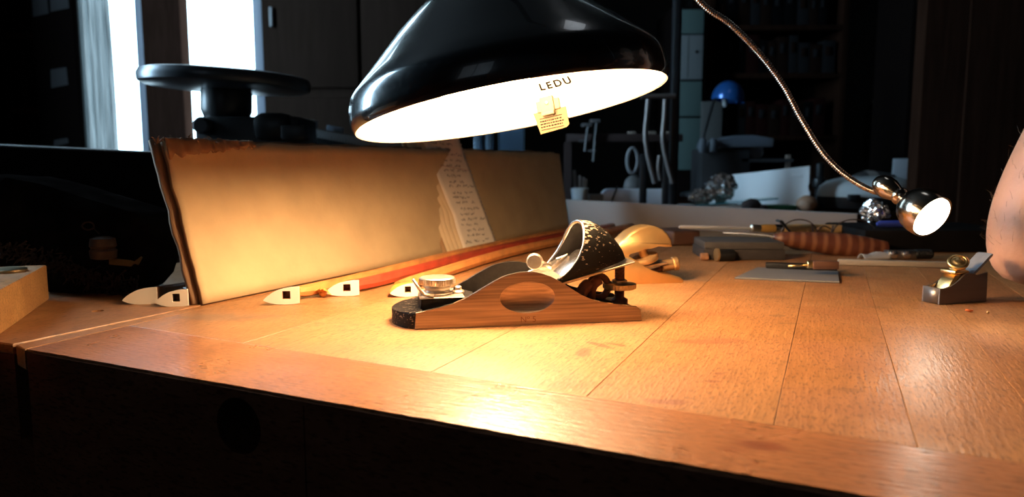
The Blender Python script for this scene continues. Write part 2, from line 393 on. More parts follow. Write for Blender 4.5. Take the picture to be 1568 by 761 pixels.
# ------------------------------------------------------------------ desk lamp
M['black_gloss'] = mat('black_enamel', (.006,.006,.007), .22, 0, bump=.03, scale=30, coat=.5)
def worn_enamel():
    m = mat('worn_black_enamel', (.006,.006,.007), .2, coat=.6); nt = m.node_tree; b = nt.nodes['Principled BSDF']; L = nt.links
    tc = nn(nt,'ShaderNodeTexCoord'); a = nn(nt,'ShaderNodeTexNoise'); a.inputs['Scale'].default_value = 420; a.inputs['Detail'].default_value = 3; L.new(tc.outputs['Object'], a.inputs['Vector'])
    c = nn(nt,'ShaderNodeTexNoise'); c.inputs['Scale'].default_value = 26; L.new(tc.outputs['Object'], c.inputs['Vector'])
    # chips gather on the side of the shade that is knocked (local +x)
    sx = nn(nt,'ShaderNodeSeparateXYZ'); L.new(tc.outputs['Object'], sx.inputs[0])
    mr = nn(nt,'ShaderNodeMapRange'); mr.inputs[1].default_value = -.01; mr.inputs[2].default_value = .09; mr.inputs[3].default_value = -.08; mr.inputs[4].default_value = .07; L.new(sx.outputs[0], mr.inputs[0])
    ad = nn(nt,'ShaderNodeMath', operation='MULTIPLY_ADD'); L.new(c.outputs['Fac'], ad.inputs[0]); ad.inputs[1].default_value = .16; L.new(a.outputs['Fac'], ad.inputs[2])
    a2 = nn(nt,'ShaderNodeMath', operation='ADD'); L.new(ad.outputs[0], a2.inputs[0]); L.new(mr.outputs[0], a2.inputs[1])
    r = nn(nt,'ShaderNodeMapRange'); r.inputs[1].default_value = .77; r.inputs[2].default_value = .80; L.new(a2.outputs[0], r.inputs[0])
    x = nn(nt,'ShaderNodeMix', data_type='RGBA'); L.new(r.outputs[0], x.inputs[0]); x.inputs[6].default_value = (.006,.006,.007,1); x.inputs[7].default_value = (.16,.12,.10,1); L.new(x.outputs[2], b.inputs['Base Color'])
    r2 = nn(nt,'ShaderNodeMapRange'); r2.inputs[1].default_value = .45; r2.inputs[2].default_value = .75; r2.inputs[3].default_value = .2; r2.inputs[4].default_value = .27; L.new(a2.outputs[0], r2.inputs[0]); L.new(r2.outputs[0], b.inputs['Roughness'])
    return m
M['enamel'] = worn_enamel()
M['white_enamel'] = mat('white_enamel', (.42,.41,.39), .45)
M['bulb'] = mat('lamp_bulb', (1,1,1), .3, emit=(1.0,.64,.34), estr=BULB)
M['chrome'] = mat('chrome', (.72,.70,.67), .1, 1.0)
M['ink'] = mat('dark_ink', (.006,.0055,.005), 1.0); M['ink'].node_tree.nodes['Principled BSDF'].inputs['Specular IOR Level'].default_value = 0
M['label_card'] = mat('label_card', (.085,.062,.036), .8); M['label_card'].node_tree.nodes['Principled BSDF'].inputs['Specular IOR Level'].default_value = .1
LY = .52; LS = LY/.42; LC = P(783,170,LY); LU = V((-.176,.075,.98)).normalized()
LM = frame_z(LC, LU) @ Matrix.Scale(LS, 4)
lampO = thing('desk_lamp', 'large black enamelled desk lamp, lit, hanging over the block plane', 'desk lamp', (.47,.33,0))
outer = [(.0878,0),(.0893,.0025),(.0896,.007),(.0892,.012),(.0880,.0165),(.0862,.0195),(.078,.0275),(.066,.0395),(.0555,.0500),(.045,.0590),(.0375,.0650),(.0335,.0668),(.0325,.070),(.0335,.073),(.0325,.076),(.030,.080),(.030,.12),(.028,.128),(.018,.134),(.006,.136)]
bm = lathe(BM(), outer, LM, seg=96, cap=False)
sh = obj('lamp_shade', bm, M['enamel'], lampO, world=True, smooth=50)
inn = [(.0878,.0),(.0868,.0006),(.0866,.0155),(.0848,.0185),(.076,.0272),(.054,.0490),(.036,.0632),(.029,.068),(.029,.10),(.004,.10)]
bm = lathe(BM(), inn, LM, seg=96, cap=False)
bmesh.ops.reverse_faces(bm, faces=bm.faces)
obj('shade_lining', bm, M['white_enamel'], lampO, world=True, smooth=50, label='white inside of the lamp shade')
bm = lathe(BM(), [(.003,-.009),(.012,-.0075),(.020,-.002),(.0245,.006),(.0255,.014),(.0235,.024),(.018,.035),(.0135,.045),(.013,.058),(.013,.099)], LM @ T(-.012,0,.002), seg=40)
obj('bulb', bm, M['bulb'], lampO, world=True, label='glowing bulb')
# bracket clip and paper label on the far rim
qy = V((_C.x-LC.x, _C.y-LC.y, 0)); camdir = qy.normalized()
def rim(ang, r, z): return LM @ V((r*math.cos(ang), r*math.sin(ang), z))
A0 = math.radians(71.5)
RO = rim(A0, .0862, .002); RX_ = (rim(A0-.05,.0862,.002)-RO).normalized(); RN = -(rim(A0,.1,.002)-RO).normalized(); RUp = RX_.cross(-RN)
if RUp.z < 0: RUp = -RUp
RM = Matrix(((RX_.x,-RN.x,RUp.x,RO.x),(RX_.y,-RN.y,RUp.y,RO.y),(RX_.z,-RN.z,RUp.z,RO.z),(0,0,0,1))) @ Matrix.Scale(LS, 4)
M['clip_brass'] = mat('pale_brass_clip', (.11,.078,.04), .7)
bm = BM(); box(bm, (-.0050,-.0035,.0045), (.0045,-.0005,.0150), RM, bevel=.0006); box(bm, (-.0082,-.0018,.0055), (.0082,-.0002,.0130), RM, bevel=.0004); box(bm, (-.0046,-.0050,.0025), (.0042,-.0005,.0050), RM, bevel=.0004)
cl = obj('label_clip', bm, M['clip_brass'], lampO, world=True)
obj('screw', lathe(BM(), [(.0013,0),(.0013,.0006),(.0009,.0009)], RM @ T(0,-.0035,.0105) @ RX(PI/2), seg=16), M['brass_worn'], cl, world=True)
bm = prism(BM(), [(-.0115,.006),(.0120,.006),(.0122,-.0062),(.0100,-.0078),(-.0085,-.0088)], -.0006, .0002, RM, plane='xz')
tg = obj('maker_label', bm, M['label_card'], lampO, world=True, label='small cream label hanging below the rim')
bm = BM()
for k in range(5):
    z = .0012-k*.0019; x = -.0075
    if k in (0, 4): box(bm, (-.0075,-.0009,z-.00018), (.0085,-.00061,z+.00018), RM)
    else:
        while x < .0082:
            wd = random.uniform(.0006,.0018); box(bm, (x,-.0009,z-.0004), (x+wd,-.00061,z+.0004), RM); x += wd+random.uniform(.0004,.0008)
obj('label_print', bm, M['ink'], tg, world=True, smooth=0)
# maker's lettering lies on the far inner slope
tb = text_bm('LEDU', .0078, .0001, .00022)
A1 = math.radians(65)
for v in tb.verts:
    x, y, z = v.co; rad = .0800 - y*.707; zz = .0233 + y*.707
    a = A1 - x/.079; nr = V((-.707*math.cos(a), -.707*math.sin(a), -.707))*(.0007+z)
    v.co = LM @ (V((rad*math.cos(a), rad*math.sin(a), zz)) + nr)
obj('lettering', tb, M['ink'], lampO, world=True, smooth=0, label='dark lettering inside the shade')
# swivel and arm going up out of the picture to a clamp post on the bench's right side
top = LM @ V((0,0,.134)); kn = LM @ V((0,0,.160))
obj('swivel', blob(tube(BM(), [top, kn], .006, 12), kn, (.012,.012,.012), 2), M['chrome'], lampO, world=True)
bm = tube(BM(), spline([kn, kn+V((.10,0,.22)), V((.28,.37,.60)), V((.40,.34,.66)), V((.47,.33,.58)), V((.47,.33,.04))], 10), .006, 12); obj('arm', bm, M['black_gloss'], lampO, world=True)
obj('base', lathe(BM(), [(.06,.0006),(.062,.003),(.06,.012),(.03,.018),(.012,.022),(.010,.05)], T(.47,.33,0), 40), M['black_gloss'], lampO, world=True)

# ------------------------------------------------------------------ gooseneck lamp
M['gun'] = mat('dark_chrome', (.36,.31,.26), .16, 1.0)
M['ledface'] = mat('led_face', (1,1,1), .3, emit=(1.0,.93,.76), estr=LED)
gl = thing('gooseneck_lamp', 'small chrome gooseneck lamp with a glowing round face, above the little steel plane', 'lamp', (.30,.62,.66))
HC = P(1428,333,.53); HN = V((.32,-.80,-.43)).normalized()
HM = frame_z(HC, -HN)
k = 1.0
bm = lathe(BM(), [(.0150,.0005),(.0164,0),(.0170,.003),(.0173,.008),(.0164,.014),(.0138,.020),(.0095,.0245),(.0062,.027),(.0054,.029),(.0068,.031),(.0068,.033),(.0056,.0345),(.0068,.038),(.0084,.043),(.0086,.048),(.0072,.053),(.0048,.056)], None, seg=48)
# the neck leaves the head bent towards the left: shape it along a curve
def bend(bm):
    for v in bm.verts: v.co = HM @ v.co
bend(bm)
obj('lamp_head', bm, M['gun'], gl, world=True, smooth=50)
obj('lens', lathe(BM(), [(.0150,.0004),(.0146,-.0004),(.008,-.001)], HM, seg=48), M['ledface'], gl, world=True, label='glowing white face')
p0 = HM @ V((0,0,.054))
neck_px = [(1340,293,.585),(1300,272,.60),(1262,236,.61),(1228,183,.615),(1200,131,.615),(1165,84,.61),(1120,38,.60),(1070,0,.595)]
pts = [p0] + [P(*q) for q in neck_px]
pts += [pts[-1]+V((-.04,0,.05)), pts[-1]+V((-.06,.01,.16)), V((.16,.62,.52)), V((.24,.62,.63)), V((.30,.62,.66))]
sp = spline(pts, 130); bm = BM(); rr = []
acc = 0.0
for i, p in enumerate(sp):
    if i: acc += (p-sp[i-1]).length
    rr.append(.0024 + .00035*math.sin(acc*2*PI/.0020))
# resample finely so the spiral ribs read
tube(bm, sp, rr, 12); obj('flexible_neck', bm, M['gun'], gl, world=True, smooth=180)
q = P(1352,300,.575)
obj('clamp', box(BM(), (.285,.60,.645), (.325,.64,.675), bevel=.004), M['black_gloss'], gl, world=True)
bm = tube(BM(), [V((.30,.62,.66)), V((.42,.42,.60)), V((.474,.336,.50))], .007, 12); obj('bracket', bm, M['black_gloss'], gl, world=True)
ld = bpy.data.lights.new('led_beam', 'SPOT'); lo = bpy.data.objects.new('led_beam', ld); COL.objects.link(lo)
ld.energy = LED_SPOT; ld.color = (1,.9,.72); ld.spot_size = math.radians(60); ld.spot_blend = .8; ld.shadow_soft_size = .012
lo.location = HC + HN*.003; lo.rotation_euler = (V((.335,.452,0))-lo.location).to_track_quat('-Z','Y').to_euler()
# ------------------------------------------------------------------ block plane (the subject)
def brushed(name, col, rough, streak=.25):
    m = mat(name, col, rough, 1.0, var=streak, scale=420, stretch=(.035,1,1.6), detail=4); return m
M['cheek_steel'] = brushed('brushed_cheek', (.29,.215,.17), .36, .34)
M['polish'] = mat('polished_edge', (.78,.72,.66), .22, 1.0)
M['worn_black'] = mat('worn_black_paint', (.009,.007,.006), .62, .0, col2=(.30,.23,.17), scale=620, stretch=(.5,1,1), sharp=(.61,.70), bump=.5)
M['worn_black'].node_tree.nodes['Principled BSDF'].inputs['Specular IOR Level'].default_value = .12
M['japan'] = mat('black_japanning', (.009,.007,.006), .6, spec=.2, var=.3, scale=200, bump=.3)
M['bronze_dull'] = mat('dull_nickel', (.40,.33,.27), .5, .9, var=.15, scale=200)
M['rusty'] = mat('browned_steel', (.14,.055,.032), .5, .5, var=.35, scale=180, bump=.4)
M['nickel'] = mat('nickel', (.62,.53,.43), .38, 1.0, var=.1, scale=120)
def hood_paint():
    m = mat('chipped_black_paint', (.008,.0065,.0055), .6, spec=.1); nt = m.node_tree; b = nt.nodes['Principled BSDF']; L = nt.links
    tc = nn(nt,'ShaderNodeTexCoord'); mp = nn(nt,'ShaderNodeMapping'); mp.inputs['Scale'].default_value = (.45,1,1); L.new(tc.outputs['Object'], mp.inputs[0])
    n1 = nn(nt,'ShaderNodeTexNoise'); n1.inputs['Scale'].default_value = 560; n1.inputs['Detail'].default_value = 4; L.new(mp.outputs[0], n1.inputs[0])
    s_ = nn(nt,'ShaderNodeSeparateXYZ'); L.new(tc.outputs['Object'], s_.inputs[0])
    # wear is heaviest just behind the rim and over the crown, where fingers hold it
    mx = nn(nt,'ShaderNodeMath', operation='MULTIPLY_ADD'); L.new(s_.outputs[2], mx.inputs[0]); mx.inputs[1].default_value = -1.0; L.new(s_.outputs[0], mx.inputs[2])
    r1 = nn(nt,'ShaderNodeMapRange'); r1.inputs[1].default_value = .050; r1.inputs[2].default_value = .084; r1.inputs[3].default_value = .17; r1.inputs[4].default_value = -.03; L.new(mx.outputs[0], r1.inputs[0])
    ad = nn(nt,'ShaderNodeMath', operation='ADD'); L.new(n1.outputs[0], ad.inputs[0]); L.new(r1.outputs[0], ad.inputs[1])
    r2 = nn(nt,'ShaderNodeMapRange'); r2.inputs[1].default_value = .63; r2.inputs[2].default_value = .70; L.new(ad.outputs[0], r2.inputs[0])
    x = nn(nt,'ShaderNodeMix', data_type='RGBA'); L.new(r2.outputs[0], x.inputs[0]); x.inputs[6].default_value = (.008,.0065,.0055,1); x.inputs[7].default_value = (.42,.33,.24,1); L.new(x.outputs[2], b.inputs['Base Color'])
    return m
M['hood_paint'] = hood_paint()
PLB = V((-.0647,.4769,0)); PROT = math.radians(10.0)
pl = thing('block_plane', 'large worn block plane with an oval cheek dimple, standing under the desk lamp', 'hand plane', tuple(PLB), PROT)
prof = [(0,0),(.1586,0),(.1573,.0079),(.1544,.0104),(.1440,.0118),(.1339,.0134),(.1270,.0149),(.1209,.0169),(.1150,.0195),(.1095,.0230),(.1040,.0266),(.0981,.0303),(.0930,.0331),(.0869,.0353),(.0810,.0366),(.0758,.0369),(.0720,.0368),(.0688,.0363),(.0640,.0353),(.0595,.0339),(.0540,.0312),(.0483,.0281),(.0410,.0238),(.0336,.0198),(.0260,.0167),(.0162,.0142),(.0080,.0126),(.0009,.0114)]
WID = .057
def cheek(y0, y1, dimple, name):
    bm = prism(BM(), prof, y0, y1, plane='xz', bevel=.0004, seg=2)
    for f in bm.faces:
        if f.normal.z > .35: f.material_index = 1
        elif (f.normal.y if y0 < .02 else -f.normal.y) > .5: f.material_index = 2
    o = obj(name, bm, [M['cheek_steel'], M['polish'], M['japan']], pl, smooth=25)
    if dimple:
        c = BM(); yy = y0-.0025 if y0 < .02 else y1+.0025
        blob(c, (.0765,yy,.0194), (.0217,.0052,.0124), 5)
        for f in c.faces: f.smooth = True
        cut(o, c)
        for p in o.data.polygons: p.use_smooth = True
        o.data.set_sharp_from_angle(angle=math.radians(11))
    return o
ck = cheek(0, .0032, True, 'cheek'); ck2 = cheek(WID-.0032, WID, True, 'cheek')
ck['label'] = 'near cheek with an oval finger dimple'
tb = text_bm('Nº 5', .0058, .00006); bmesh.ops.transform(tb, matrix=T(.0770,-.00002,.0040) @ RX(PI/2), verts=tb.verts)
M['stamp'] = mat('stamped_mark', (.17,.09,.055), .5, .6)
obj('stamped_number', tb, M['stamp'], ck, smooth=0)
bm = prism(BM(), [(.004,.003),(.157,.003),(.157,WID-.003),(.004,WID-.003)], .0, .0075, plane='xy'); obj('sole', bm, M['japan'], pl)
nose = [(.006,.0001)] + [(.0005 - .0150*math.sin(PI*t)**.75, .0003+t*(WID-.0006)) for t in [i/20 for i in range(21)]] + [(.006,WID-.0001)]
bm = prism(BM(), nose, 0, .0098, plane='xy', bevel=.0015, seg=3)
for v in bm.verts:
    if v.co.z > .007: v.co.z += max(0, (v.co.x+.016)*.10)
obj('toe', bm, M['worn_black'], pl, smooth=50, label='rounded toe with worn black paint')
# throat block, mouth plate and front knob
bm = prism(BM(), [(.004,.009),(.0050,.0185),(.0095,.0190),(.036,.0186),(.044,.0165),(.052,.008),(.050,.0075)], .010, .047, plane='xz', bevel=.0008, seg=2); obj('mouth_plate', bm, M['japan'], pl)
bm = prism(BM(), [(.0042,.0186),(.0345,.0188),(.0345,.0194),(.0042,.0192)], .0095, .0475, plane='xz', bevel=.0002, seg=1); obj('plate_rim', bm, M['bronze_dull'], pl)
KX, KY = .0172, .0270
n_ = 40
bm = lathe(BM(), [(.0105,.0192),(.0110,.0198),(.0105,.0206),(.0090,.0212),(.0086,.0222),(.0092,.0240),(.0108,.0254),(.0126,.0262),(.0129,.0268),(.0129,.0296),(.0125,.0304),(.0117,.0310),(.0108,.0309),(.0060,.0304)], T(KX,KY,0), seg=96, ridges={7:.035,8:.035,9:.035})
obj('front_knob', bm, M['nickel'], pl, smooth=25, label='knurled nickel knob')
bm = tube(BM(), [(.0135,.0115,.0200),(.0075,.0115,.0215),(.0035,.0118,.0262),(-.0003,.0120,.0322)], [.0024,.0023,.0021,.0018], 12, flat=.55); obj('throat_lever', bm, M['nickel'], pl)
obj('screw', lathe(BM(), [(.0048,.0190),(.0050,.0204),(.0042,.0212),(.0030,.0215),(.0030,.0235),(.0020,.0243)], T(.0315,.0275,0), 24), M['nickel'], pl)
# iron, lever cap hood, cap screw
def bz(x): return .0240 + (x-.085)*.27
def plate(bm, x0, x1, dz, th, y0, y1):
    prism(bm, [(x0,bz(x0)+dz),(x1,bz(x1)+dz),(x1+.001,bz(x1)+dz+th*.6),(x0,bz(x0)+dz+th)], y0, y1, plane='xz', bevel=.0003, seg=1); return bm
bm = plate(BM(), .052, .1545, -.0030, .0026, .0075, .0495); obj('iron', bm, M['nickel'], pl, label='bright plane iron under the hood')
def lerp_table(tab, x):
    if x <= tab[0][0]: return tab[0][1]
    for (a, p), (b, q) in zip(tab, tab[1:]):
        if x <= b: return p+(q-p)*(x-a)/(b-a)
    return tab[-1][1]
HH = [(.080,.0352),(.095,.0360),(.110,.0365),(.1195,.0360),(.127,.0332),(.1336,.0285),(.139,.0232),(.1436,.0173),(.1475,.0117),(.1502,.0066),(.1513,.0012)]
HW = [(.080,.0236),(.120,.0236),(.128,.0228),(.135,.0208),(.1436,.0178),(.149,.0140),(.1513,.0110)]
XR = [(.026,.092),(.030,.0978),(.0323,.1016),(.0358,.1062),(.0448,.1130),(.0538,.1168),(.0629,.1184),(.069,.1192),(.075,.1195)]   # rim of the opening: height -> distance from the toe
def hood_at(x, s):
    a = PI*s; ca, sa = math.cos(a), math.sin(a)
    return V((x, WID/2 + lerp_table(HW,x)*math.copysign(abs(ca)**.82, ca), bz(x) + .0002 + lerp_table(HH,x)*abs(sa)**.78))
def hood(t, s):
    lo, hi = .082, .130
    for _ in range(30):
        m_ = (lo+hi)/2
        h_ = hood_at(m_, s)
        if m_ < lerp_table(XR, h_.z) - .0050*max(0, (h_.y-.0285)/.0236): lo = m_
        else: hi = m_
    x = lo + (.1513-lo)*(t**.9)
    return hood_at(x, s)
bm = BM(); g = grid_sheet(bm, hood, 40, 48)
tailc = bm.verts.new(sum((v.co for v in g[-1]), V())/49 + V((.0008,0,-.0002)))
for a, b in zip(g[-1], g[-1][1:]): bm.faces.new((a, tailc, b))
bmesh.ops.recalc_face_normals(bm, faces=bm.faces[:])
if sum(f.normal.z for f in bm.faces) < 0: bmesh.ops.reverse_faces(bm, faces=bm.faces[:])
first = set(g[0])
for f in bm.faces:
    if any(v in first for v in f.verts): f.material_index = 1
ho = obj('lever_cap', bm, [M['hood_paint'], M['polish'], M['japan'], M['polish']], pl, smooth=60, label='black domed lever cap with a bright rim')
def s(o):
    md = o.modifiers.new('s','SOLIDIFY'); md.thickness = .0025; md.offset = -1; md.material_offset_rim = 0; md.material_offset = 2; md.use_even_offset = True
with_mod(ho, s)
# side rails of the cap running forward, with bright edges
for yy, nm in ((.0065,0),(.0485,1)):
    bm = prism(BM(), [(.066,bz(.066)+.0002),(.118,bz(.118)+.0003),(.117,bz(.117)+.010),(.108,bz(.108)+.009),(.0990,bz(.0990)+.0060),(.084,bz(.084)+.0048),(.068,bz(.068)+.0030)], yy, yy+.0022, plane='xz', bevel=.0004, seg=1)
    if nm: obj('cap_rail', bm, M['polish'], pl)
    else: bm.free()
bm = plate(BM(), .060, .128, 0, .0022, .0070, .0500); obj('cap_floor', bm, M['nickel'], ho)
bm = prism(BM(), [(.104,bz(.104)+.0015),(.128,bz(.128)+.0015),(.128,bz(.128)+.0115),(.121,bz(.121)+.0125),(.112,bz(.112)+.0065)], .012, .044, plane='xz', bevel=.0015, seg=3); obj('cap_bridge', bm, M['polish'], ho, label='bright bridge inside the hood')
bm = lathe(BM(), [(.0002,-.0019),(.0052,-.0017),(.0060,-.0006),(.0060,.0008),(.0050,.0018),(.0002,.0020)], frame_z((.0865,.0250,.0405), (-.30,-.95,-.08)), 32); obj('cap_wheel', bm, M['bronze_dull'], pl)
bm = tube(BM(), [(.0865,.0262,.0400),(.0925,.0272,.0372),(.0985,.0280,.0352)], [.0024,.0034,.0026], 16); obj('cap_screw', bm, M['nickel'], pl)
# depth adjuster at the heel: threaded post, knurled nut, forked yoke
PX, PY = .1505, .0270
zz = [.0080,.0112,.0122]; pr = [(.0060,.0070),(.0062,.0078),(.0062,.0110),(.0050,.0118),(.0038,.0124)]
z = .0128
while z < .0360: pr += [(.0038,z),(.0034,z+.0006)]; z += .0012
pr += [(.0036,.0366),(.0030,.0371)]
obj('adjuster_post', lathe(BM(), pr, T(PX,PY,0), 24), M['rusty'], pl, smooth=60)
bm = lathe(BM(), [(.0050,.0255),(.0056,.0250),(.0056,.0235),(.0100,.0232),(.0121,.0226),(.0123,.0220),(.0123,.0198),(.0119,.0190),(.0060,.0186)], T(PX,PY,0), 72, ridges={5:.04,6:.04})
obj('adjuster_nut', bm, M['brass_worn'], pl, smooth=25, label='knurled brass adjusting nut')
bm = BM()
tube(bm, [V((.1345+.0072*math.cos(a), .0270, .0205+.0080*math.sin(a))) for a in [2*PI*i/24 for i in range(25)]], .0026, 12)
tube(bm, spline([(.1285,.0225,.0080),(.1270,.0220,.0155),(.1290,.0225,.0225),(.1340,.0235,.0262)],6), .0038, 12)
tube(bm, spline([(.1195,.0170,.0080),(.1185,.0170,.0150),(.1210,.0180,.0210),(.1250,.0200,.0235)],6), .0046, 12)
tube(bm, [(.1400,.0270,.0205),(.1440,.0270,.0207)], [.0042,.0035], 12)
obj('adjuster_yoke', bm, M['rusty'], pl, smooth=60)
bm = prism(BM(), [(.098,.0075),(.145,.0075),(.143,.0105),(.118,.0165),(.108,.0255),(.098,.0250)], .020, .036, plane='xz', bevel=.001, seg=2); obj('bed', bm, M['japan'], pl)

# ------------------------------------------------------------------ finger plane behind it, with the curled tail
M['brassy'] = mat('satin_yellow_brass', (.66,.42,.17), .34, .85, var=.12, scale=40)
M['bronze'] = mat('bronze', (.50,.31,.14), .4, .8, var=.15, scale=60)
FP0 = V((.1579,.6695,0)); FROT = math.radians(10)
fp = thing('finger_plane', 'small brass plane with a curled palm rest, behind the heel of the block plane', 'hand plane', tuple(FP0), FROT)
FM = XF[fp]; FI = FM.inverted()
def fl(u, v, dy=0.0):
    """pixel on the plane's side (local y = dy) -> local x, z"""
    q = _ray(u, v); o = FI @ _C; d = FI.to_3x3() @ q; t = (dy-o.y)/d.y; p = o + d*t; return (p.x, p.z)
body = [fl(*p) for p in [(925,437),(1045,433.5),(1047,429),(1042,424.5),(1030,421),(1012,418.5),(996,414),(984,406),(974,399),(962,392),(948,390),(930,400)]]
body[0] = (body[0][0],0); body[1] = (body[1][0],0)
bm = BM(); prism(bm, body, 0, .0030, bevel=.0004); prism(bm, body, .0240, .0270, bevel=.0004); x0, x1 = body[0][0]+.002, body[1][0]-.002
box(bm, (x0,.003,0), (x1,.024,.004)); obj('plane_body', bm, M['brassy'], fp)
arc_o = [(928,404),(938,388),(951,370),(965,356),(979,348.5),(992,345.5),(1004,346.5),(1015,351),(1023,358.5),(1028.5,368),(1030,374),(1029.5,378.5)]
arc_i = [(1020,378),(1008,377),(997,375.5),(986,376.5),(975,381),(964,389),(955,397),(948,408)]
pr_ = [fl(u,v,.004) for u,v in arc_o+arc_i]
bm = prism(BM(), pr_, .003, .0265, bevel=.0030, seg=4); obj('palm_rest', bm, M['brassy'], fp, smooth=60, label='curled yellow palm rest')
wc = fl(988,396,.012); bm = lathe(BM(), [(.0105,-.0030),(.0122,-.0024),(.0126,-.0012),(.0126,.0012),(.0122,.0022),(.0085,.0026),(.0045,.0030),(.0040,.0105)], frame_z((wc[0],.013,wc[1]), (-.30,-.10,.95)), 48); obj('thumb_wheel', bm, M['bronze'], fp)
ba = [fl(u,v,.006) for u,v in [(968,411),(1021,400.5),(1022,404),(970,415)]]
obj('iron', prism(BM(), ba, .005, .022, bevel=.0003, seg=1), M['nickel'], fp)
sc_ = fl(1026,405,.012); bm = lathe(BM(), [(.0052,-.0085),(.0056,-.006),(.0056,.002),(.0066,.003),(.0068,.0065),(.0058,.0075)], frame_z((sc_[0],.012,sc_[1]), (1,0,.18)), 28); obj('cap_nut', bm, M['bronze'], fp)
sx_ = fl(1012,413,.012); obj('stud', tube(BM(), [(sx_[0]-.012,.013,sx_[1]-.003),(sx_[0]+.005,.013,sx_[1]+.002)], .0028, 12), M['rusty'], fp)

# ------------------------------------------------------------------ little steel plane with brass on the right
SP0 = V((.3338,.5626,.0002)); SROT = math.radians(16.7)
sp_ = thing('thumb_plane', 'little square-sided steel plane with a brass knob, beside the bare arm', 'hand plane', tuple(SP0), SROT)
M['satin_steel'] = mat('satin_steel', (.19,.165,.155), .42, .85, var=.1, scale=150, stretch=(.1,1,1))
M['gold_brass'] = mat('polished_brass', (.80,.53,.22), .3, 1.0)
spf = [(0,0),(.0479,0),(.0470,.0238),(.0400,.0222),(.0374,.0212),(.0312,.0236),(.0250,.0236),(.0225,.0215),(.0185,.0183),(.0140,.0153),(.0098,.0136),(.0050,.0127),(0,.0126)]
SWD = .0168
bm = BM(); prism(bm, spf, 0, .0016, bevel=.0002, seg=1); prism(bm, spf, SWD-.0016, SWD, bevel=.0002, seg=1); box(bm, (0,.0012,0), (.0022,SWD-.0012,.0126)); box(bm, (.001,.001,0), (.0472,SWD-.001,.003)); box(bm, (.0445,.001,.003), (.0472,SWD-.001,.012))
obj('plane_body', bm, M['satin_steel'], sp_, smooth=25)
bm = prism(BM(), [(.018,.006),(.0525,.0357),(.0540,.0372),(.0527,.0381),(.0506,.0368),(.0165,.0077)], .0020, SWD-.0020, bevel=.0003, seg=1); M['iron_grey'] = mat('grey_iron', (.27,.28,.31), .5, .4, var=.08, scale=200)
obj('iron', bm, M['iron_grey'], sp_, smooth=25, label='grey tapered iron')
bm = prism(BM(), [(.0090,.0040),(.0170,.0040),(.0262,.0190),(.0215,.0232),(.0172,.0220),(.0130,.0170),(.0100,.0105)], .0022, SWD-.0022, bevel=.0012, seg=3); obj('lever_cap', bm, M['gold_brass'], sp_, label='brass lever cap')
bm = box(BM(), (.0150,.0012,.0228), (.0300,SWD-.0012,.0258), bevel=.0012); obj('cap_bar', bm, M['gold_brass'], sp_)
KM = frame_z((.0250,SWD/2,.0250), (-.50,-.48,.74))
bm = lathe(BM(), [(.0056,-.001),(.0060,.0005),(.0050,.0020),(.0030,.0030),(.0026,.0060),(.0034,.0078),(.0064,.0088),(.0076,.0098),(.0077,.0108),(.0069,.0117),(.0056,.0117),(.0053,.0112),(.0040,.0112),(.0030,.0120),(.0015,.0123)], KM, 40); obj('cap_knob', bm, M['gold_brass'], sp_, smooth=50, label='turned brass knob')
# ------------------------------------------------------------------ cardboard, papers, bows
def kraft(name, col):
    m = mat(name, col, .85, var=.10, scale=22, stretch=(1,1,1), bump=.25, bscale=260); return m
M['kraft'] = kraft('kraft_cardboard', (.50,.36,.20)); M['kraft_edge'] = kraft('kraft_edge', (.22,.125,.065))
CA = V((-.2415,.5600,0)); CB = V((.0960,1.2359,0)); CE = (CB-CA).normalized(); CN = V((-CE.y,CE.x,0)); CL = (CB-CA).length
if CN.x > 0: CN = -CN
cb = thing('cardboard_sheet', 'torn corrugated cardboard sheet standing on edge behind the violin bows', 'cardboard', tuple(CA))
def card(off, s0, s1, h, ph):
    def fn(a, b):
        s = s0+(s1-s0)*a; t = s/CL
        z = h*b; lean = (.036-.016*t)*b**1.05
        top = .0022*noise.noise(V((s*30+ph,0,0))) + .0012*noise.noise(V((s*120+ph,3,0))) - (.002*max(0,(t-.95)/.05)**2)
        z += top*b
        bow = .0022*math.sin(s*13+ph)*b + .003*math.exp(-((t-.60)/.012)**2)*(1-.3*b)
        p = CA + CE*(s + .002*noise.noise(V((z*60,ph,5)))*(1 if a in (0,1) else 0)) + CN*(off+lean+bow); p.z = z + .0008; return p
    return fn
bm = BM(); grid_sheet(bm, card(0, 0, CL, .1262, 0), 120, 14)
bmesh.ops.recalc_face_normals(bm, faces=bm.faces[:]); o = obj('front_layer', bm, [M['kraft'], M['kraft_edge']], cb, world=True, smooth=40); solid(o, .0032, 0, 1)
bm = BM(); grid_sheet(bm, card(.0062, -.004, CL*.985, .1280, 2.0), 120, 14); o = obj('back_layer', bm, [M['kraft_edge'], M['kraft_edge']], cb, world=True, smooth=40); solid(o, .0032, 0, 1)
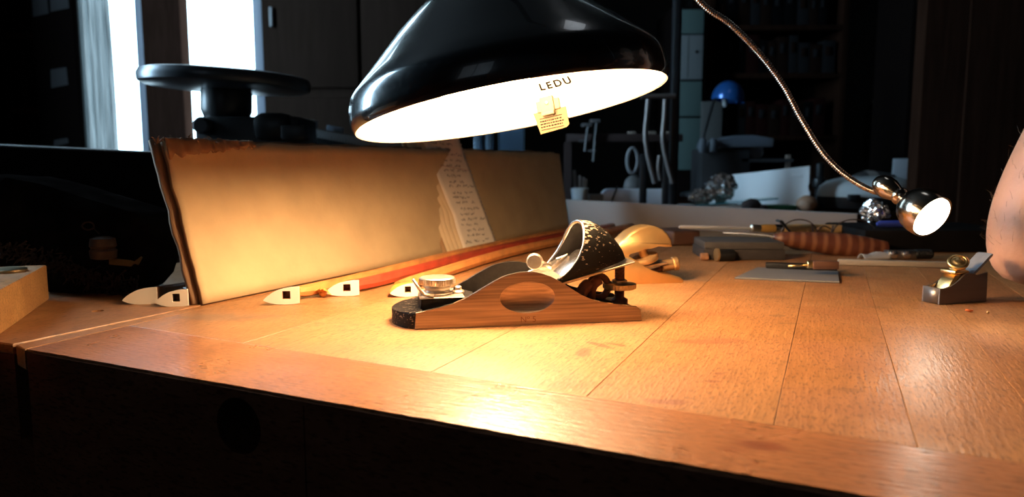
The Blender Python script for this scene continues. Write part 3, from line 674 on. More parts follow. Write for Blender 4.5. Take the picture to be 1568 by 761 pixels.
# torn, fluted corner at the upper left
bm = BM(); rnd = random.Random(3)
def torn(a, b):
    s = -.004 + .090*a; w = .013*(1-.75*a) + .004*noise.noise(V((a*22,1,0)))
    p = CA + CE*s + CN*(.030 - .0075*b + .0016*math.sin(a*40)); p.z = .1275 + .0035*math.sin(b*PI)*(1-.4*a) - w*b*b + .0016*noise.noise(V((a*34,b*6,2))); return p
grid_sheet(bm, torn, 60, 8); o = obj('torn_corner', bm, [M['kraft_edge'], M['kraft_edge']], cb, world=True, label='ragged torn corner of the cardboard'); solid(o, .0011, 0, 0)
bm = BM()
for i in range(26):
    s = rnd.uniform(-.008,.06); p = CA + CE*s + CN*(.028+rnd.uniform(0,.012)); p.z = .1265+rnd.uniform(-.004,.003)
    d = V((rnd.uniform(-1,1),rnd.uniform(-1,1),rnd.uniform(-.3,1))).normalized()*rnd.uniform(.003,.008)
    tube(bm, [p, p+d*.6+V((0,0,.001)), p+d], [.0006,.0005,.0002], 5)
obj('frayed_fibres', bm, M['kraft_edge'], cb, world=True, kind='stuff')

M['paper'] = mat('notebook_paper', (.68,.60,.50), .8, var=.05, scale=40)
M['paper_lamplit'] = mat('lamplit_paper', (.56,.43,.27), .8, var=.08, scale=40)  # the lamp's yellow light is put into the inner pages' colour
M['pencil'] = mat('pencil_line', (.16,.13,.12), .7); M['redline'] = mat('red_rule', (.36,.15,.12), .7)
nb = thing('notebook', 'open-edged pad of handwritten pages leaning on the cardboard', 'notebook', (-.05,.915,0))
BL, BR, TL, TR = V((-.0580,.8915,.0012)), V((-.0180,.9500,.0012)), P(640,196,.905), P(700,204,.965)
for w_ in (): pass
nrm = (BR-BL).cross(TL-BL).normalized()
if nrm.y > 0: nrm = -nrm
def page(k, zig, seed):
    rnd = random.Random(seed)
    N = 60
    def fn(a, b):
        sh = V((-.0040,-.0046,0))*k
        wave = .0042*math.exp(-((b-.30-.02*k)/.07)**2) - .003*math.exp(-((b-.62)/.10)**2)*(k > 0)
        p = (BL*(1-a)+BR*a)*(1-b) + (TL*(1-a)+TR*a)*b
        p = p + sh*(1-.35*a) + (-nrm)*(.0010*k) + (BR-BL).normalized()*wave*(1-a)**2*(1 if k else .6) + nrm*.0018*math.sin(b*PI)*(1-a)
        if zig and a > .999:
            p = p + (BR-BL).normalized()*(-.0022 if int(b*N) % 2 else .0009*rnd.random())
        if k: p.z = max(p.z, .0012)
        return p
    return fn
M['cover'] = mat('brown_cover', (.33,.19,.09), .75)
for k in range(6):
    bm = BM(); grid_sheet(bm, page(k, k == 0, 5), 10, 60)
    m_ = M['paper'] if k == 0 else (M['cover'] if k == 5 else M['paper_lamplit'])
    o = obj('page' if k < 5 else 'cover', bm, m_, nb, world=True, smooth=60, label='front page covered in pencil writing' if k == 0 else None); solid(o, .0007, 0)
bm = BM(); rnd = random.Random(11); f0 = page(0, False, 5)
def stroke(pts, w):
    for (a0,b0),(a1,b1) in zip(pts, pts[1:]):
        p, q = f0(a0,b0)+nrm*.0009, f0(a1,b1)+nrm*.0009; d = (q-p); s_ = d.cross(nrm).normalized()*w
        vs = [bm.verts.new(x) for x in (p-s_,p+s_,q+s_,q-s_)]; bm.faces.new(vs)
for r in range(21):
    b = .03 + r*.045 + rnd.uniform(-.006,.006); a = rnd.uniform(.10,.3)
    if rnd.random() < .15: continue
    while a < rnd.uniform(.62,.92):
        for _ in range(rnd.randint(2,5)):
            pts = [(a,b)]; 
            for _ in range(3): pts.append((a+rnd.uniform(-.01,.035), b+rnd.uniform(-.012,.016))); a += .011
            stroke(pts, .00034)
        a += rnd.uniform(.03,.10)
obj('handwriting', bm, M['pencil'], nb, world=True, smooth=0, kind='stuff')
bm = BM(); stroke([(.16,.70),(.5,.688),(.93,.668)], .0003); obj('ruled_line', bm, M['redline'], nb, world=True, smooth=0)

M['ivory'] = mat('ivory_tip', (.82,.76,.66), .35)
M['mortise'] = mat('mortise_wood', (.10,.045,.025), .7)
def stickmat(n, c): return mat(n, c, .32, var=.25, scale=120, stretch=(1,.12,1), coat=.3)
M['pernam_red'] = stickmat('red_bow_wood', (.36,.050,.026)); M['pernam_orange'] = stickmat('orange_bow_wood', (.50,.20,.06)); M['pernam_yellow'] = stickmat('yellow_bow_wood', (.60,.36,.07)); M['pernam_dark'] = stickmat('dark_bow_wood', (.16,.07,.04))
OG = [(0,.27),(.04,.36),(.12,.50),(.25,.68),(.42,.84),(.62,.94),(.82,.99),(1,1),(1,.05),(.85,.01),(.6,0),(.36,.03),(.18,.11),(.06,.20)]
def bow(label, u0, u1, vb, vt, Yb, stick, mw, rr=.0056, hole=True, face=80, sm=None):
    yaw = math.radians(90-face)
    o = G((u0+u1)/2, vb); O = V((P(u0,vb,o.y).x, o.y, .0003)); L = (u1-u0)*o.y/F/math.cos(yaw); H = (vb-vt)*o.y/F*1.0
    t = thing('violin_bow', label, 'violin bow', tuple(O), yaw, 'violin bows lying on the bench')
    hx0, hx1, hz0, hz1 = .53*L, .75*L, .30*H, .76*H
    bm = prism(BM(), [(x*L,z*H) for x,z in OG], 0, .0011, bevel=.00015, seg=1)
    tip = obj('tip_plate', bm, M['ivory'], t, smooth=30, label='white tip plate')
    if hole: c = BM(); box(c, (hx0,-.001,hz0), (hx1,.003,hz1)); cut(tip, c)
    bm = BM(); rings = []
    S0 = XF[t].inverted() @ V(stick[0])
    for k in range(7):
        f = k/6; y = .0011 + .0125*f; sc_ = 1-.62*f**1.3
        cx, cz = .60*L*(1-f)+S0.x*f, .52*H*(1-f)+ max(S0.z, rr)*f
        rings.append([bm.verts.new((cx+(x-.60)*L*sc_, y+.002*f, max(.0002, cz+(z-.52)*H*sc_))) for x,z in OG])
    for a, b in zip(rings, rings[1:]):
        for i in range(len(OG)): bm.faces.new((a[i], a[(i+1)%len(OG)], b[(i+1)%len(OG)], b[i]))
    bm.faces.new(rings[0][::-1]); bm.faces.new(rings[-1]); bmesh.ops.recalc_face_normals(bm, faces=bm.faces[:])
    hd = obj('head', bm, mw, t, smooth=50)
    if hole: c = BM(); box(c, (hx0,-.001,hz0), (hx1,.0075,hz1)); cut(hd, c); obj('mortise', box(BM(), (hx0-.0001,.0062,hz0-.0001),(hx1+.0001,.0076,hz1+.0001)), M['mortise'], hd)
    sp = spline([V((p[0],p[1],max(p[2],rr))) for p in stick], 12); n = len(sp)
    bm = tube(BM(), sp, [rr*(.72+.28*min(1, i/(n*.3))) for i in range(n)], 8); obj('stick', bm, sm or mw, t, world=True, smooth=20)
    d = (sp[-1]-sp[-2]).normalized(); bm = tube(BM(), [sp[-1], sp[-1]+d*.020], rr*1.04, 8); obj('end_button', bm, M['pernam_dark'], t, world=True, smooth=20)
    return t
bow('violin bow with an orange-brown stick, leftmost tip in front of the cardboard', 403, 457, 468, 440, 0, [(-.1750,.5790,.0075),(-.1480,.632,.006),(-.0375,.890,.006),(.1270,1.195,.006)], M['pernam_orange'])
bow('violin bow with a red stick, its white tip beside a curled orange shaving', 498, 549, 455, 430, 0, [(-.1400,.6130,.0075),(-.1180,.650,.006),(-.0150,.888,.006),(.1570,1.195,.006)], M['pernam_red'])
bow('yellow violin bow with its tip half hidden by the block plane toe', 597, 640, 456, 434, 0, [(-.0960,.6080,.0075),(-.0800,.660,.006),(.0085,.878,.006),(.1880,1.190,.006)], M['pernam_yellow'], sm=M['pernam_orange'])
bow('violin bow whose tip without a square hole points left beside the black bag', 187, 238, 468, 441, 0, [(-.2830,.5830,.0075),(-.262,.625,.006),(-.160,.840,.006),(-.02,1.14,.006)], M['pernam_dark'], hole=False)
bow('violin bow whose white tip is tucked behind the left edge of the cardboard', 237, 286, 471.5, 444, 0, [(-.2625,.5740,.0075),(-.250,.600,.006),(-.145,.812,.006),(.005,1.12,.006)], M['pernam_dark'])

# shavings and chips
M['shaving'] = mat('orange_shaving', (.62,.24,.05), .6); M['shaving_pale'] = mat('pale_shaving', (.62,.42,.2), .6); M['chip_red'] = mat('orange_chip', (.62,.16,.05), .6)
bm = BM(); c = G(494,455); 
for i in range(7):
    a = PI*(.05+.9*i/6); d = V((math.cos(a)*.0085, -.003-.004*math.sin(a), .0012+.006*math.sin(a)))
    tube(bm, [c+V((0,0,.0035)), c+d*.55+V((0,0,.004)), c+d], [.0016,.0014,.0004], 6, flat=.5)
blob(bm, c+V((0,0,.003)), (.0035,.0035,.003), 2, rough=.3)
tag(obj('wood_shaving', bm, M['shaving']), 'curled star-shaped orange wood shaving at the red bow tip', 'wood shaving')
def chip(u, v, w, m, label):
    c = G(u, v); bm = BM(); pts = [(w*math.cos(a)*random.uniform(.6,1), w*.5*math.sin(a)*random.uniform(.6,1)) for a in [2*PI*i/8 for i in range(8)]]
    prism(bm, pts, .0003, .0022, T(*c), plane='xy', bevel=.0005, seg=1)
    for vv in bm.verts: vv.co.z = max(.0002, vv.co.z + .0012*noise.noise(vv.co*300))
    tag(obj('wood_chip', bm, m), label, 'wood chip')
chip(1484, 478, .0034, M['chip_red'], 'orange wood chip in front of the little steel plane')
chip(1512, 481, .0013, M['shaving_pale'], 'tiny pale wood chip right of the orange chip')
chip(736, 439, .0012, M['shaving_pale'], 'tiny pale wood chip behind the block plane')

# ------------------------------------------------------------------ tools along the back of the bench
M['board'] = mat('off_white_board', (.37,.33,.315), .7, var=.05, scale=12)
A_, B_ = P(860,300,1.285), P(1313,327,1.095); A_.z = B_.z = 0
e = (B_-A_).normalized(); bm = prism(BM(), [(0,.0006),((B_-A_).length,.0006),((B_-A_).length,.0345),(0,.0465)], 0, .016, frame(A_, e, (0,0,1)), bevel=.0015); tag(obj('backboard', bm, M['board']), 'long off-white board standing along the back edge of the bench', 'board')
c = P(1319,350,1.09); bm = box(BM(), (0,0,.0006), (.0125,.014,.0215), T(c.x-.0045,1.091,0) @ RZ(-.45), bevel=.002); tag(obj('end_block', bm, M['board']), 'small pale block at the right end of the long off-white board', 'block')
M['stone'] = mat('grey_whetstone', (.030,.024,.023), .85, var=.12, scale=120)
S0 = V((.2190,.8300,.0003)); st_ = thing('sharpening_stone', 'thick dark grey sharpening stone lying between the dark block and the striped handle', 'sharpening stone', tuple(S0), math.radians(-3))
obj('stone_base', box(BM(), (0,0,0), (.0920,.066,.0120), bevel=.0012), M['stone'], st_)
M['stone_top'] = mat('grey_whetstone_top', (.05,.044,.042), .8, var=.1, scale=120)
obj('stone_top', box(BM(), (.001,.001,.0120), (.0910,.065,.0205), bevel=.0015), M['stone_top'], st_)
M['darkblock'] = mat('dark_brown_wood', (.10,.045,.028), .5, var=.25, scale=60, stretch=(1,.2,1))
c = G(1030,377); bm = box(BM(), (0,0,0), (.043,.060,.0195), T(c.x,c.y,.0003) @ RZ(math.radians(18)), bevel=.004, seg=3); tag(obj('wooden_block', bm, M['darkblock']), 'dark brown wooden block behind the curled palm rest', 'block')
M['rubber'] = mat('black_plastic', (.008,.0075,.0075), .5, spec=.3)
t = thing('small_roller', 'short black cylinder with a tan ring face, in front of the sharpening stone', 'roller', tuple(G(1104,400)), math.radians(8))
obj('roller_body', lathe(BM(), [(.0062,-.004),(.0066,-.002),(.0066,.013),(.006,.0145)], T(0,0,.0068) @ RY(PI/2), 28), M['rubber'], t)
obj('ring_face', lathe(BM(), [(.0040,-.0062),(.0072,-.0062),(.0074,-.0052),(.0074,-.0040),(.0040,-.0038)], T(0,0,.0075) @ RY(PI/2), 28), M['bronze'], t, label='tan ring face')
M['cork'] = mat('brown_cork', (.24,.11,.05), .8, var=.3, scale=200)
c = G(1071,399); bm = lathe(BM(), [(.0035,0),(.0042,.001),(.0042,.008),(.0034,.0088)], T(c.x+.001,c.y,.0046) @ RY(PI/2), 20); tag(obj('cork_stub', bm, M['cork']), 'small brown stub at the left foot of the sharpening stone', 'cork')
# flat steel plate with a black bar and a brown-handled tool lying on it
M['plate'] = mat('blue_grey_steel', (.20,.20,.21), .4, .35, var=.08, scale=80, stretch=(.1,1,1))
pp = [G(1125,424.5,.002), G(1285,431,.002), G(1284,415.5,.002), G(1160,409,.002)]
bm = prism(BM(), [(p.x,p.y) for p in pp], .0003, .0021, plane='xy', bevel=.0003, seg=1); tag(obj('steel_plate', bm, M['plate']), 'flat bare grey steel plate lying on the bench under a black bar', 'steel plate')
a, b = G(1173,411,.0022), G(1282,415,.0022); e = (b-a); bm = box(BM(), (0,0,0), (e.length,.011,.0055), frame((a.x,a.y,.0022), e, (0,0,1)), bevel=.0006); tag(obj('black_bar', bm, M['rubber']), 'narrow black bar lying along the flat steel plate', 'bar')
c = P(1262,401,.705); t = thing('marking_tool', 'small tool with brown wooden grip and brass ferrule, lying on the black bar', 'hand tool', (c.x,c.y,.0078), math.radians(-4))
obj('grip', box(BM(), (-.0115,-.0045,0), (.0130,.0045,.0080), bevel=.0012), M['darkblock'], t)
obj('ferrule', lathe(BM(), [(.0032,-.0165),(.0038,-.016),(.0038,-.0138),(.0028,-.0135),(.0036,-.013),(.0036,-.0112)], T(0,0,.0042) @ RY(PI/2), 20), M['gold_brass'], t)
obj('shaft', tube(BM(), [(-.0160,0,.0036),(-.034,0,.0026)], .0012, 10), M['gold_brass'], t)
# long pale rod
M['rod'] = mat('beige_rod', (.30,.25,.20), .5)
a, b = G(1284,406.5), G(1468,411.5); e = b-a; bm = box(BM(), (0,0,.0003), (e.length,.007,.0066), frame((a.x,a.y,0), e, (0,0,1)), bevel=.0012); tag(obj('straight_rod', bm, M['rod']), 'long straight beige rod lying behind the little steel plane', 'rod')
# carving knife with a ringed handle
M['bright'] = mat('bright_satin', (.85,.85,.86), .5, .5)
def banded():
    m = mat('ringed_handle', (.33,.115,.05), .42, coat=.2); nt = m.node_tree; b = nt.nodes['Principled BSDF']; L = nt.links
    tc = nn(nt,'ShaderNodeTexCoord'); w = nn(nt,'ShaderNodeTexWave'); w.bands_direction = 'X'; w.inputs['Scale'].default_value = 24; w.inputs['Distortion'].default_value = 1.2; w.inputs['Detail'].default_value = 2; w.inputs['Detail Scale'].default_value = 1.0
    L.new(tc.outputs['Object'], w.inputs['Vector']); r = nn(nt,'ShaderNodeValToRGB'); r.color_ramp.elements[0].position = .45; r.color_ramp.elements[1].position = .95
    r.color_ramp.elements[0].color = (.11,.030,.014,1); r.color_ramp.elements[1].color = (.22,.088,.042,1); L.new(w.outputs['Fac'], r.inputs[0]); L.new(r.outputs[0], b.inputs['Base Color']); return m
M['ringed'] = banded()
a, b = P(1184,364,.885), P(1361,382,.868); ax = b-a; LH = ax.length
t = thing('carving_knife', 'carving tool with a fat striped reddish wooden handle, lying behind the flat steel plate', 'carving tool', tuple(a))
t.rotation_euler = (0, -math.asin(ax.z/LH), math.atan2(ax.y, ax.x)); XF[t] = T(*a) @ RZ(t.rotation_euler.z) @ RY(t.rotation_euler.y)
hp = [(.0030,-.0005),(.0052,.002),(.0066,.006),(.0078,.008),(.0086,.014),(.0104,.030),(.0126,.052),(.0138,.072),(.0139,.086),(.0128,.104),(.0108,.122),(.0094,.131),(.0084,LH-.004),(.0062,LH-.0012),(.002,LH)]
obj('handle', lathe(BM(), hp, RY(PI/2), 40), M['ringed'], t, smooth=60)
bm = prism(BM(), [(.002,.0035),(-.012,.0050),(-.034,.0042),(-.056,.0012),(-.060,-.0004),(-.044,-.0010),(-.012,-.0025),(.002,-.0028)], -.0007, .0007, RX(math.radians(62)), plane='xz', bevel=.0003, seg=1); obj('blade', bm, M['bright'], t, smooth=30)
# long chisel with a pale handle
M['palewood'] = mat('pale_boxwood', (.60,.38,.17), .4, var=.1, scale=60, stretch=(.2,1,1), coat=.2); M['honey'] = mat('honey_wood', (.50,.27,.07), .4)
a, b = P(1040,347.5,.905), P(1304,352,.975); ax = b-a; LT = ax.length
t = thing('long_chisel', 'slender chisel with a bright shaft and pale wooden handle, resting across the sharpening stone', 'chisel', tuple(a))
t.rotation_euler = (0, -math.asin(ax.z/LT), math.atan2(ax.y, ax.x)); XF[t] = T(*a) @ RZ(t.rotation_euler.z) @ RY(t.rotation_euler.y)
q = lambda f: LT*f
obj('shaft', lathe(BM(), [(.0014,0),(.0022,.002),(.0022,q(.20)),(.0018,q(.30)),(.0018,q(.42))], RY(PI/2), 16), M['bright'], t)
obj('ferrule', lathe(BM(), [(.0030,q(.395)),(.0046,q(.40)),(.0048,q(.445)),(.0042,q(.45))], RY(PI/2), 24), M['nickel'], t)
obj('handle_neck', lathe(BM(), [(.0044,q(.448)),(.0052,q(.47)),(.0054,q(.53)),(.005,q(.535))], RY(PI/2), 24), M['honey'], t)
obj('band', lathe(BM(), [(.0052,q(.53)),(.0056,q(.535)),(.0056,q(.575)),(.0052,q(.58))], RY(PI/2), 24), M['polish'], t)
obj('handle', lathe(BM(), [(.0054,q(.578)),(.0062,q(.62)),(.0068,q(.75)),(.0066,q(.90)),(.0056,q(.985)),(.003,q(1))], RY(PI/2), 24), M['palewood'], t)
c = P(1285,360,.972); bm = box(BM(), (c.x-.012,.955,.0004), (c.x+.012,.995,.0130), bevel=.001); tag(obj('wooden_strip', bm, M['darkblock']), 'thin dark wooden strip under the pale chisel handle', 'wooden strip')
# spectacles
M['wire'] = mat('dark_wire', (.09,.06,.05), .35, .6); M['lens'] = mat('spectacle_lens', (1,1,1), .02, trans=1.0, ior=1.02)
sg = thing('spectacles', 'thin dark wire spectacles standing behind the striped handle', 'spectacles', tuple(G(1265,386)*0 + V((.385,.925,0))))
YS = .925
def arc3(pts): return spline([P(u,v,y) for u,v,y in pts], 8)
def ell(cu, cv, ru, rv, Y): return [P(cu+ru*math.cos(a), cv+rv*math.sin(a), Y) for a in [2*PI*i/32 for i in range(33)]]
for cu, ru in ((1224,28),(1308,33)):
    bm = tube(BM(), ell(cu,359,ru,23,YS), .0008, 8); r_ = obj('rim', bm, M['wire'], sg, world=True, smooth=60)
    pts = ell(cu,359,ru-.5,22.5,YS)[:-1]; bm = BM(); vs = [bm.verts.new(p) for p in pts]; bm.faces.new(vs); o = obj('lens', bm, M['lens'], r_, world=True, smooth=0); solid(o, .001, 0)
obj('bridge', tube(BM(), arc3([(1251,352,YS),(1262,346,YS-.002),(1276,353,YS)]), .0009, 8), M['wire'], sg, world=True)
for a_, b_ in (((1246,360),(1243,343)),((1271,362),(1276,345))): obj('nose_pad', tube(BM(), [P(*a_,YS-.003), P(*b_,YS-.006)], [.0014,.0018], 8, flat=.6), M['wire'], sg, world=True)
obj('temple', tube(BM(), [P(1191,338,YS-.004), P(1196,339,YS-.002), P(1213,359,YS-.004)], [.0046,.0050,.0026], 10, flat=.35), M['rubber'], sg, world=True, label='broad dark temple tip')
obj('temple', tube(BM(), arc3([(1341,360,YS),(1343,374,YS+.02),(1330,381,YS+.05)]), .0011, 8), M['wire'], sg, world=True)
# knurled steel clamp and a folded scrap
t = thing('knurled_clamp', 'small steel clamp with two modelled highlights and a ribbed barrel, behind the beige rod', 'clamp', tuple(G(1385,397)))
c = G(1385,397); s_ = c.y/F
obj('clamp_bar', box(BM(), (-.022,-.004,.0003), (.012,.006,.0105), bevel=.001), M['steel'], t)
for dx in (-.0155,-.0005): obj('stud', lathe(BM(), [(.0048,0),(.0050,.001),(.0046,.003),(.0028,.0042)], T(dx,-.0035,.0062) @ RX(PI/2), 24), M['polish'], t)  # polished studs stand in for two highlights on the metal
obj('barrel', lathe(BM(), [(.0046,.011),(.0056,.012)]+[(.0056 if i%2 else .0050,.0125+i*.0011) for i in range(16)]+[(.0048,.031)], T(0,0,.0062) @ RY(PI/2), 24), M['rubber'], t, label='ribbed dark barrel')
M['rag'] = mat('grey_scrap', (.30,.27,.25), .7)
c = G(1338,397); bm = BM(); grid_sheet(bm, lambda a,b: V((c.x-.014+.030*a, c.y-.008+.02*b, .0012+.0075*math.sin(PI*b)*(.5+.5*a)+.002*math.sin(a*9+b*4)*b)), 16, 10); o = obj('folded_scrap', bm, M['rag']); solid(o, .0008, 0); tag(o, 'folded grey paper scrap at the foot of the striped handle', 'paper scrap')
# black case on the right of the bench, with a pen and foil scrap on it
def pbox(u0, v0, u1, v1, Y, dep, bev=.002, z0=None):
    a, b = P(u0,v1,Y), P(u1,v0,Y); zz = min(a.z,b.z) if z0 is None else z0
    return box(BM(), (a.x,Y,zz), (b.x,Y+dep,b.z), bevel=bev)
M['blackbox'] = mat('black_case', (.009,.008,.008), .6, spec=.05, var=.2, scale=40)
bm = pbox(1322,352,1560,395,.90,.12,.004,z0=.0004); tag(obj('flat_case', bm, M['blackbox']), 'flat black case on the bench behind the gooseneck lamp head', 'case')
M['bluepen'] = mat('blue_plastic', (.03,.05,.28), .35); c = P(1375,345,.95)
zt = P(1400,352,.90).z
t = thing('blue_pen', 'blue pen lying on the flat black case', 'pen', (c.x,.935,zt+.0046), .05); obj('barrel', lathe(BM(), [(.002,-.036),(.0042,-.032),(.0044,.02),(.0038,.026)], RY(PI/2), 18), M['bluepen'], t); obj('cap', lathe(BM(), [(.0046,.018),(.0046,.040),(.003,.043)], RY(PI/2), 18), M['bluepen'], t)
M['foil'] = mat('crumpled_foil', (.88,.90,.93), .22, .92)
def foil(name, c, r, label, cat, sd):
    bm = BM(); blob(bm, c, r, 5, rough=.35, fr=2.3, seed=sd)
    for v in bm.verts: v.co += V((noise.noise(v.co*170), noise.noise(v.co*170+V((9,0,0))), noise.noise(v.co*170+V((0,9,0)))))*.0055 + V((noise.noise(v.co*340),noise.noise(v.co*340+V((5,0,0))),noise.noise(v.co*340+V((0,5,0)))))*.0022
    zm = min(v.co.z for v in bm.verts)
    for v in bm.verts: v.co.z += c[2]-r[2]-zm
    return tag(obj(name, bm, M['foil'], smooth=18), label, cat)
c = P(1336,336,.975); foil('foil_scrap', (c.x,.972,zt+.0120), (.017,.013,.0115), 'crumpled silver foil scrap beside the blue pen', 'foil', 3.0)

# ------------------------------------------------------------------ dark things on the left
M['case_black'] = mat('black_fibre_case', (.007,.006,.006), .8, spec=0, var=.3, scale=30); M['lit_case_edge'] = mat('lit_case_edge', (.10,.085,.08), .6)
M['leather'] = mat('dark_leather', (.007,.0055,.005), .95, spec=0, var=.4, scale=60, bump=.6)
M['fleece'] = mat('matted_fleece', (.03,.014,.010), .95, var=.5, scale=240, bump=1.0)
stb = thing('side_table', 'dark table standing against the left end of the workbench', 'table', tuple(BMX @ V((-.95,1.05,0))), BROT)
obj('table_top', box(BM(), (-.45,-.42,.81), (.485,.35,.848), bevel=.003), M['darkwood'], stb)
for dx in (-.42,.43):
    for dy in (-.39,.30): obj('leg', box(BM(), (dx,dy,0), (dx+.05,dy+.05,.81)), M['darkwood'], stb)
a, b = P(-90,220,.93), P(257,236,.93)
t = thing('black_case', 'long black case with a pale-lit upper edge, behind the black bag below the window', 'case', ((a.x+b.x)/2,.93,.034))
bm = prism(BM(), [(a.x,.034),(b.x+.006,.034),(b.x,b.z),(a.x,a.z)], .93, 1.05, bevel=.003); obj('case_body', bm, M['case_black'], t, world=True)
bm = prism(BM(), [(a.x,a.z-.0005),(b.x,b.z-.0005),(b.x,b.z+.0022),(a.x,a.z+.0022)], .932, 1.05, bevel=.001, seg=1); obj('lit_lid_edge', bm, M['lit_case_edge'], t, world=True)  # pale strip paints the light caught along the case's top edge
M['greybox'] = mat('grey_file_box', (.055,.050,.050), .7)
a, b = P(-90,350,.90), P(292,345,.90); bm = box(BM(), (a.x,.90,-.0015), (b.x,1.08,.0335), bevel=.002); tag(obj('file_box', bm, M['greybox']), 'low grey box carrying the long black case', 'box')
M['bluepaper'] = mat('bluish_paper', (.55,.60,.66), .7)
t = thing('paper_stack', 'small stack of bluish papers between the black case and the cardboard', 'papers', tuple(V((P(268,330,.955).x,.955,.0338))))
for k in range(4): obj('sheet', box(BM(), (-.009,-.01+.002*k,.0003+k*.0062), (.030,.05,.0045+k*.0062), RZ(.1*k)), M['bluepaper'] if k != 2 else M['greybox'], t)
pxs = [(-40,268),(10,272),(48,279),(88,290),(130,303),(168,315),(205,326),(236,337),(238,365),(231,400),(226,430),(210,448),(180,456),(120,457),(60,456),(20,420),(0,395),(-40,392)]
bg_ = thing('leather_bag', 'worn black leather bag with a fleecy lower edge, slumped behind the pale block', 'bag', tuple(V((-.36,.63,.0008))))
bm = prism(BM(), [(P(u,v,.605).x, max(P(u,v,.605).z,.0012)) for u,v in pxs], .605, .66, bevel=.012, seg=4)
bmesh.ops.subdivide_edges(bm, edges=[e for e in bm.edges if e.calc_length() > .02], cuts=2, use_grid_fill=True)
for v in bm.verts:
    k = noise.noise(v.co*40)*.004; v.co.y += k
obj('bag_body', bm, M['leather'], bg_, world=True, smooth=80)
fz = [(-30,385),(20,380),(60,392),(100,408),(140,424),(180,436),(215,440)]
bm = BM(); rnd = random.Random(2)
for i in range(420):
    f = rnd.random()*(len(fz)-1); k = int(f); w_ = f-k; u = fz[k][0]*(1-w_)+fz[k+1][0]*w_; v = fz[k][1]*(1-w_)+fz[k+1][1]*w_ + rnd.gauss(0,9)
    p = P(u, min(v,452), .603); d = V((rnd.uniform(-1,1),-.6,rnd.uniform(-1.4,.2))).normalized()*rnd.uniform(.004,.010); e_ = p+d; e_.z = max(e_.z,.0015); tube(bm, [p, e_], [.0009,.0002], 4)
obj('fleece', bm, M['fleece'], bg_, world=True, kind='stuff')
bm = tube(BM(), [P(135+9*math.cos(a), 346+6*math.sin(a), .598) for a in [2*PI*i/20 for i in range(21)]], .0007, 6); tube(bm, [P(143,349,.598), P(152,358,.599)], .0006, 6); obj('ring', bm, M['fleece'], bg_, world=True, label='small wire ring')
M['cork2'] = mat('dim_cork', (.045,.022,.012), .8, var=.3, scale=120)
c = P(158,380,.592); bm = lathe(BM(), [(.006,-.009),(.0098,-.008),(.0105,-.002),(.0088,.000),(.0102,.002),(.0092,.008),(.005,.0095)], T(*c), 28); obj('toggle', bm, M['cork2'], bg_, world=True, label='brown ribbed toggle')
M['straw'] = mat('yellow_straw', (.15,.10,.035), .6); bm = BM()
for i in range(6): a = P(168,396+i*1.5,.596); tube(bm, [a, P(200,400+i*1.3,.592), P(212+i,404-i*2,.588)], .0009, 6)
obj('tassel', bm, M['straw'], bg_, world=True, label='yellow straw tassel')
# ------------------------------------------------------------------ turntable stand behind the cardboard
M['castblack'] = mat('black_cast_iron', (.016,.016,.018), .38, .3, var=.2, scale=40); M['discrim'] = mat('dark_grey_disc', (.055,.060,.070), .32, .5)
c = P(347,122,1.16); t = thing('turntable_stand', 'black round turntable on a thick stem, standing behind the cardboard in front of the window', 'turntable', (c.x,1.16,-.0015))
TM = T(c.x,1.16,c.z) @ RY(math.radians(2.6))
obj('disc', lathe(BM(), [(.02,-.016),(.118,-.014),(.125,-.011),(.1265,-.006),(.1265,.001),(.1245,.004),(.1245,.0055),(.118,.0075),(.02,.008)], TM, 80), M['discrim'], t, world=True)
obj('stem', lathe(BM(), [(.036,-.0135),(.038,-.02),(.038,-.048),(.034,-.058),(.026,-.066),(.026,-.10)], TM, 40), M['castblack'], t, world=True)
bm = pbox(302,178,458,300,1.11,.10,.006,z0=-.0015); obj('base', bm, M['castblack'], t, world=True)
bm = pbox(385,172,440,215,1.095,.05,.012); box(bm, (P(424,0,1.09).x,1.085,P(0,215,1.09).z),(P(462,0,1.09).x,1.11,P(0,192,1.09).z), bevel=.002); obj('housing', bm, M['castblack'], t, world=True)
q = P(306,192,1.09); obj('crank_knob', lathe(BM(), [(.009,0),(.0125,.002),(.0125,.016),(.010,.019)], T(q.x,1.11,q.z) @ RX(PI/2), 28), M['discrim'], t, world=True)
q2 = P(330,196,1.10); obj('crank_shaft', tube(BM(), [V((q.x,1.105,q.z)), V((q.x,1.13,q.z))], .006, 12), M['castblack'], t, world=True)
M['dimwhite'] = mat('off_white_plastic', (.30,.31,.33), .6); M['rulemat'] = mat('pale_rule', (.20,.20,.21), .5); M['paleblue'] = mat('pale_blue_plastic', (.22,.30,.42), .5)
a, b = P(462,193,1.25), P(620,222,1.25)
bm = prism(BM(), [(a.x,-.0015),(b.x,-.0015),(b.x,b.z),(a.x,a.z)], 1.25, 1.34, bevel=.002); tag(obj('tool_box', bm, M['castblack']), 'long dark tool box with sloping top, behind the cardboard', 'box')
d = (b-a); t = thing('steel_rule', 'pale graduated rule fixed along the sloping dark tool box', 'ruler', tuple((a+b)/2+V((0,-.003,-.012))))
L_ = d.length; bm = box(BM(), (0,0,-.0145), (L_,.0024,-.001), frame((a.x,1.2472,a.z), d, (0,0,1)), bevel=.0004); obj('rule_body', bm, M['rulemat'], t, world=True)
bm = BM()
for k in range(34): box(bm, (.003+k*.005,-.0003,-.0145+(0 if k%5 else -.0)), (.0036+k*.005,.0001,-.0145+(.006 if k%5==0 else .0035)), frame((a.x,1.2472,a.z), d, (0,0,1)))
obj('graduations', bm, M['castblack'], t, world=True, smooth=0)
zs = lambda u: a.z+(b.z-a.z)*((P(u,0,1.27).x-a.x)/(b.x-a.x))
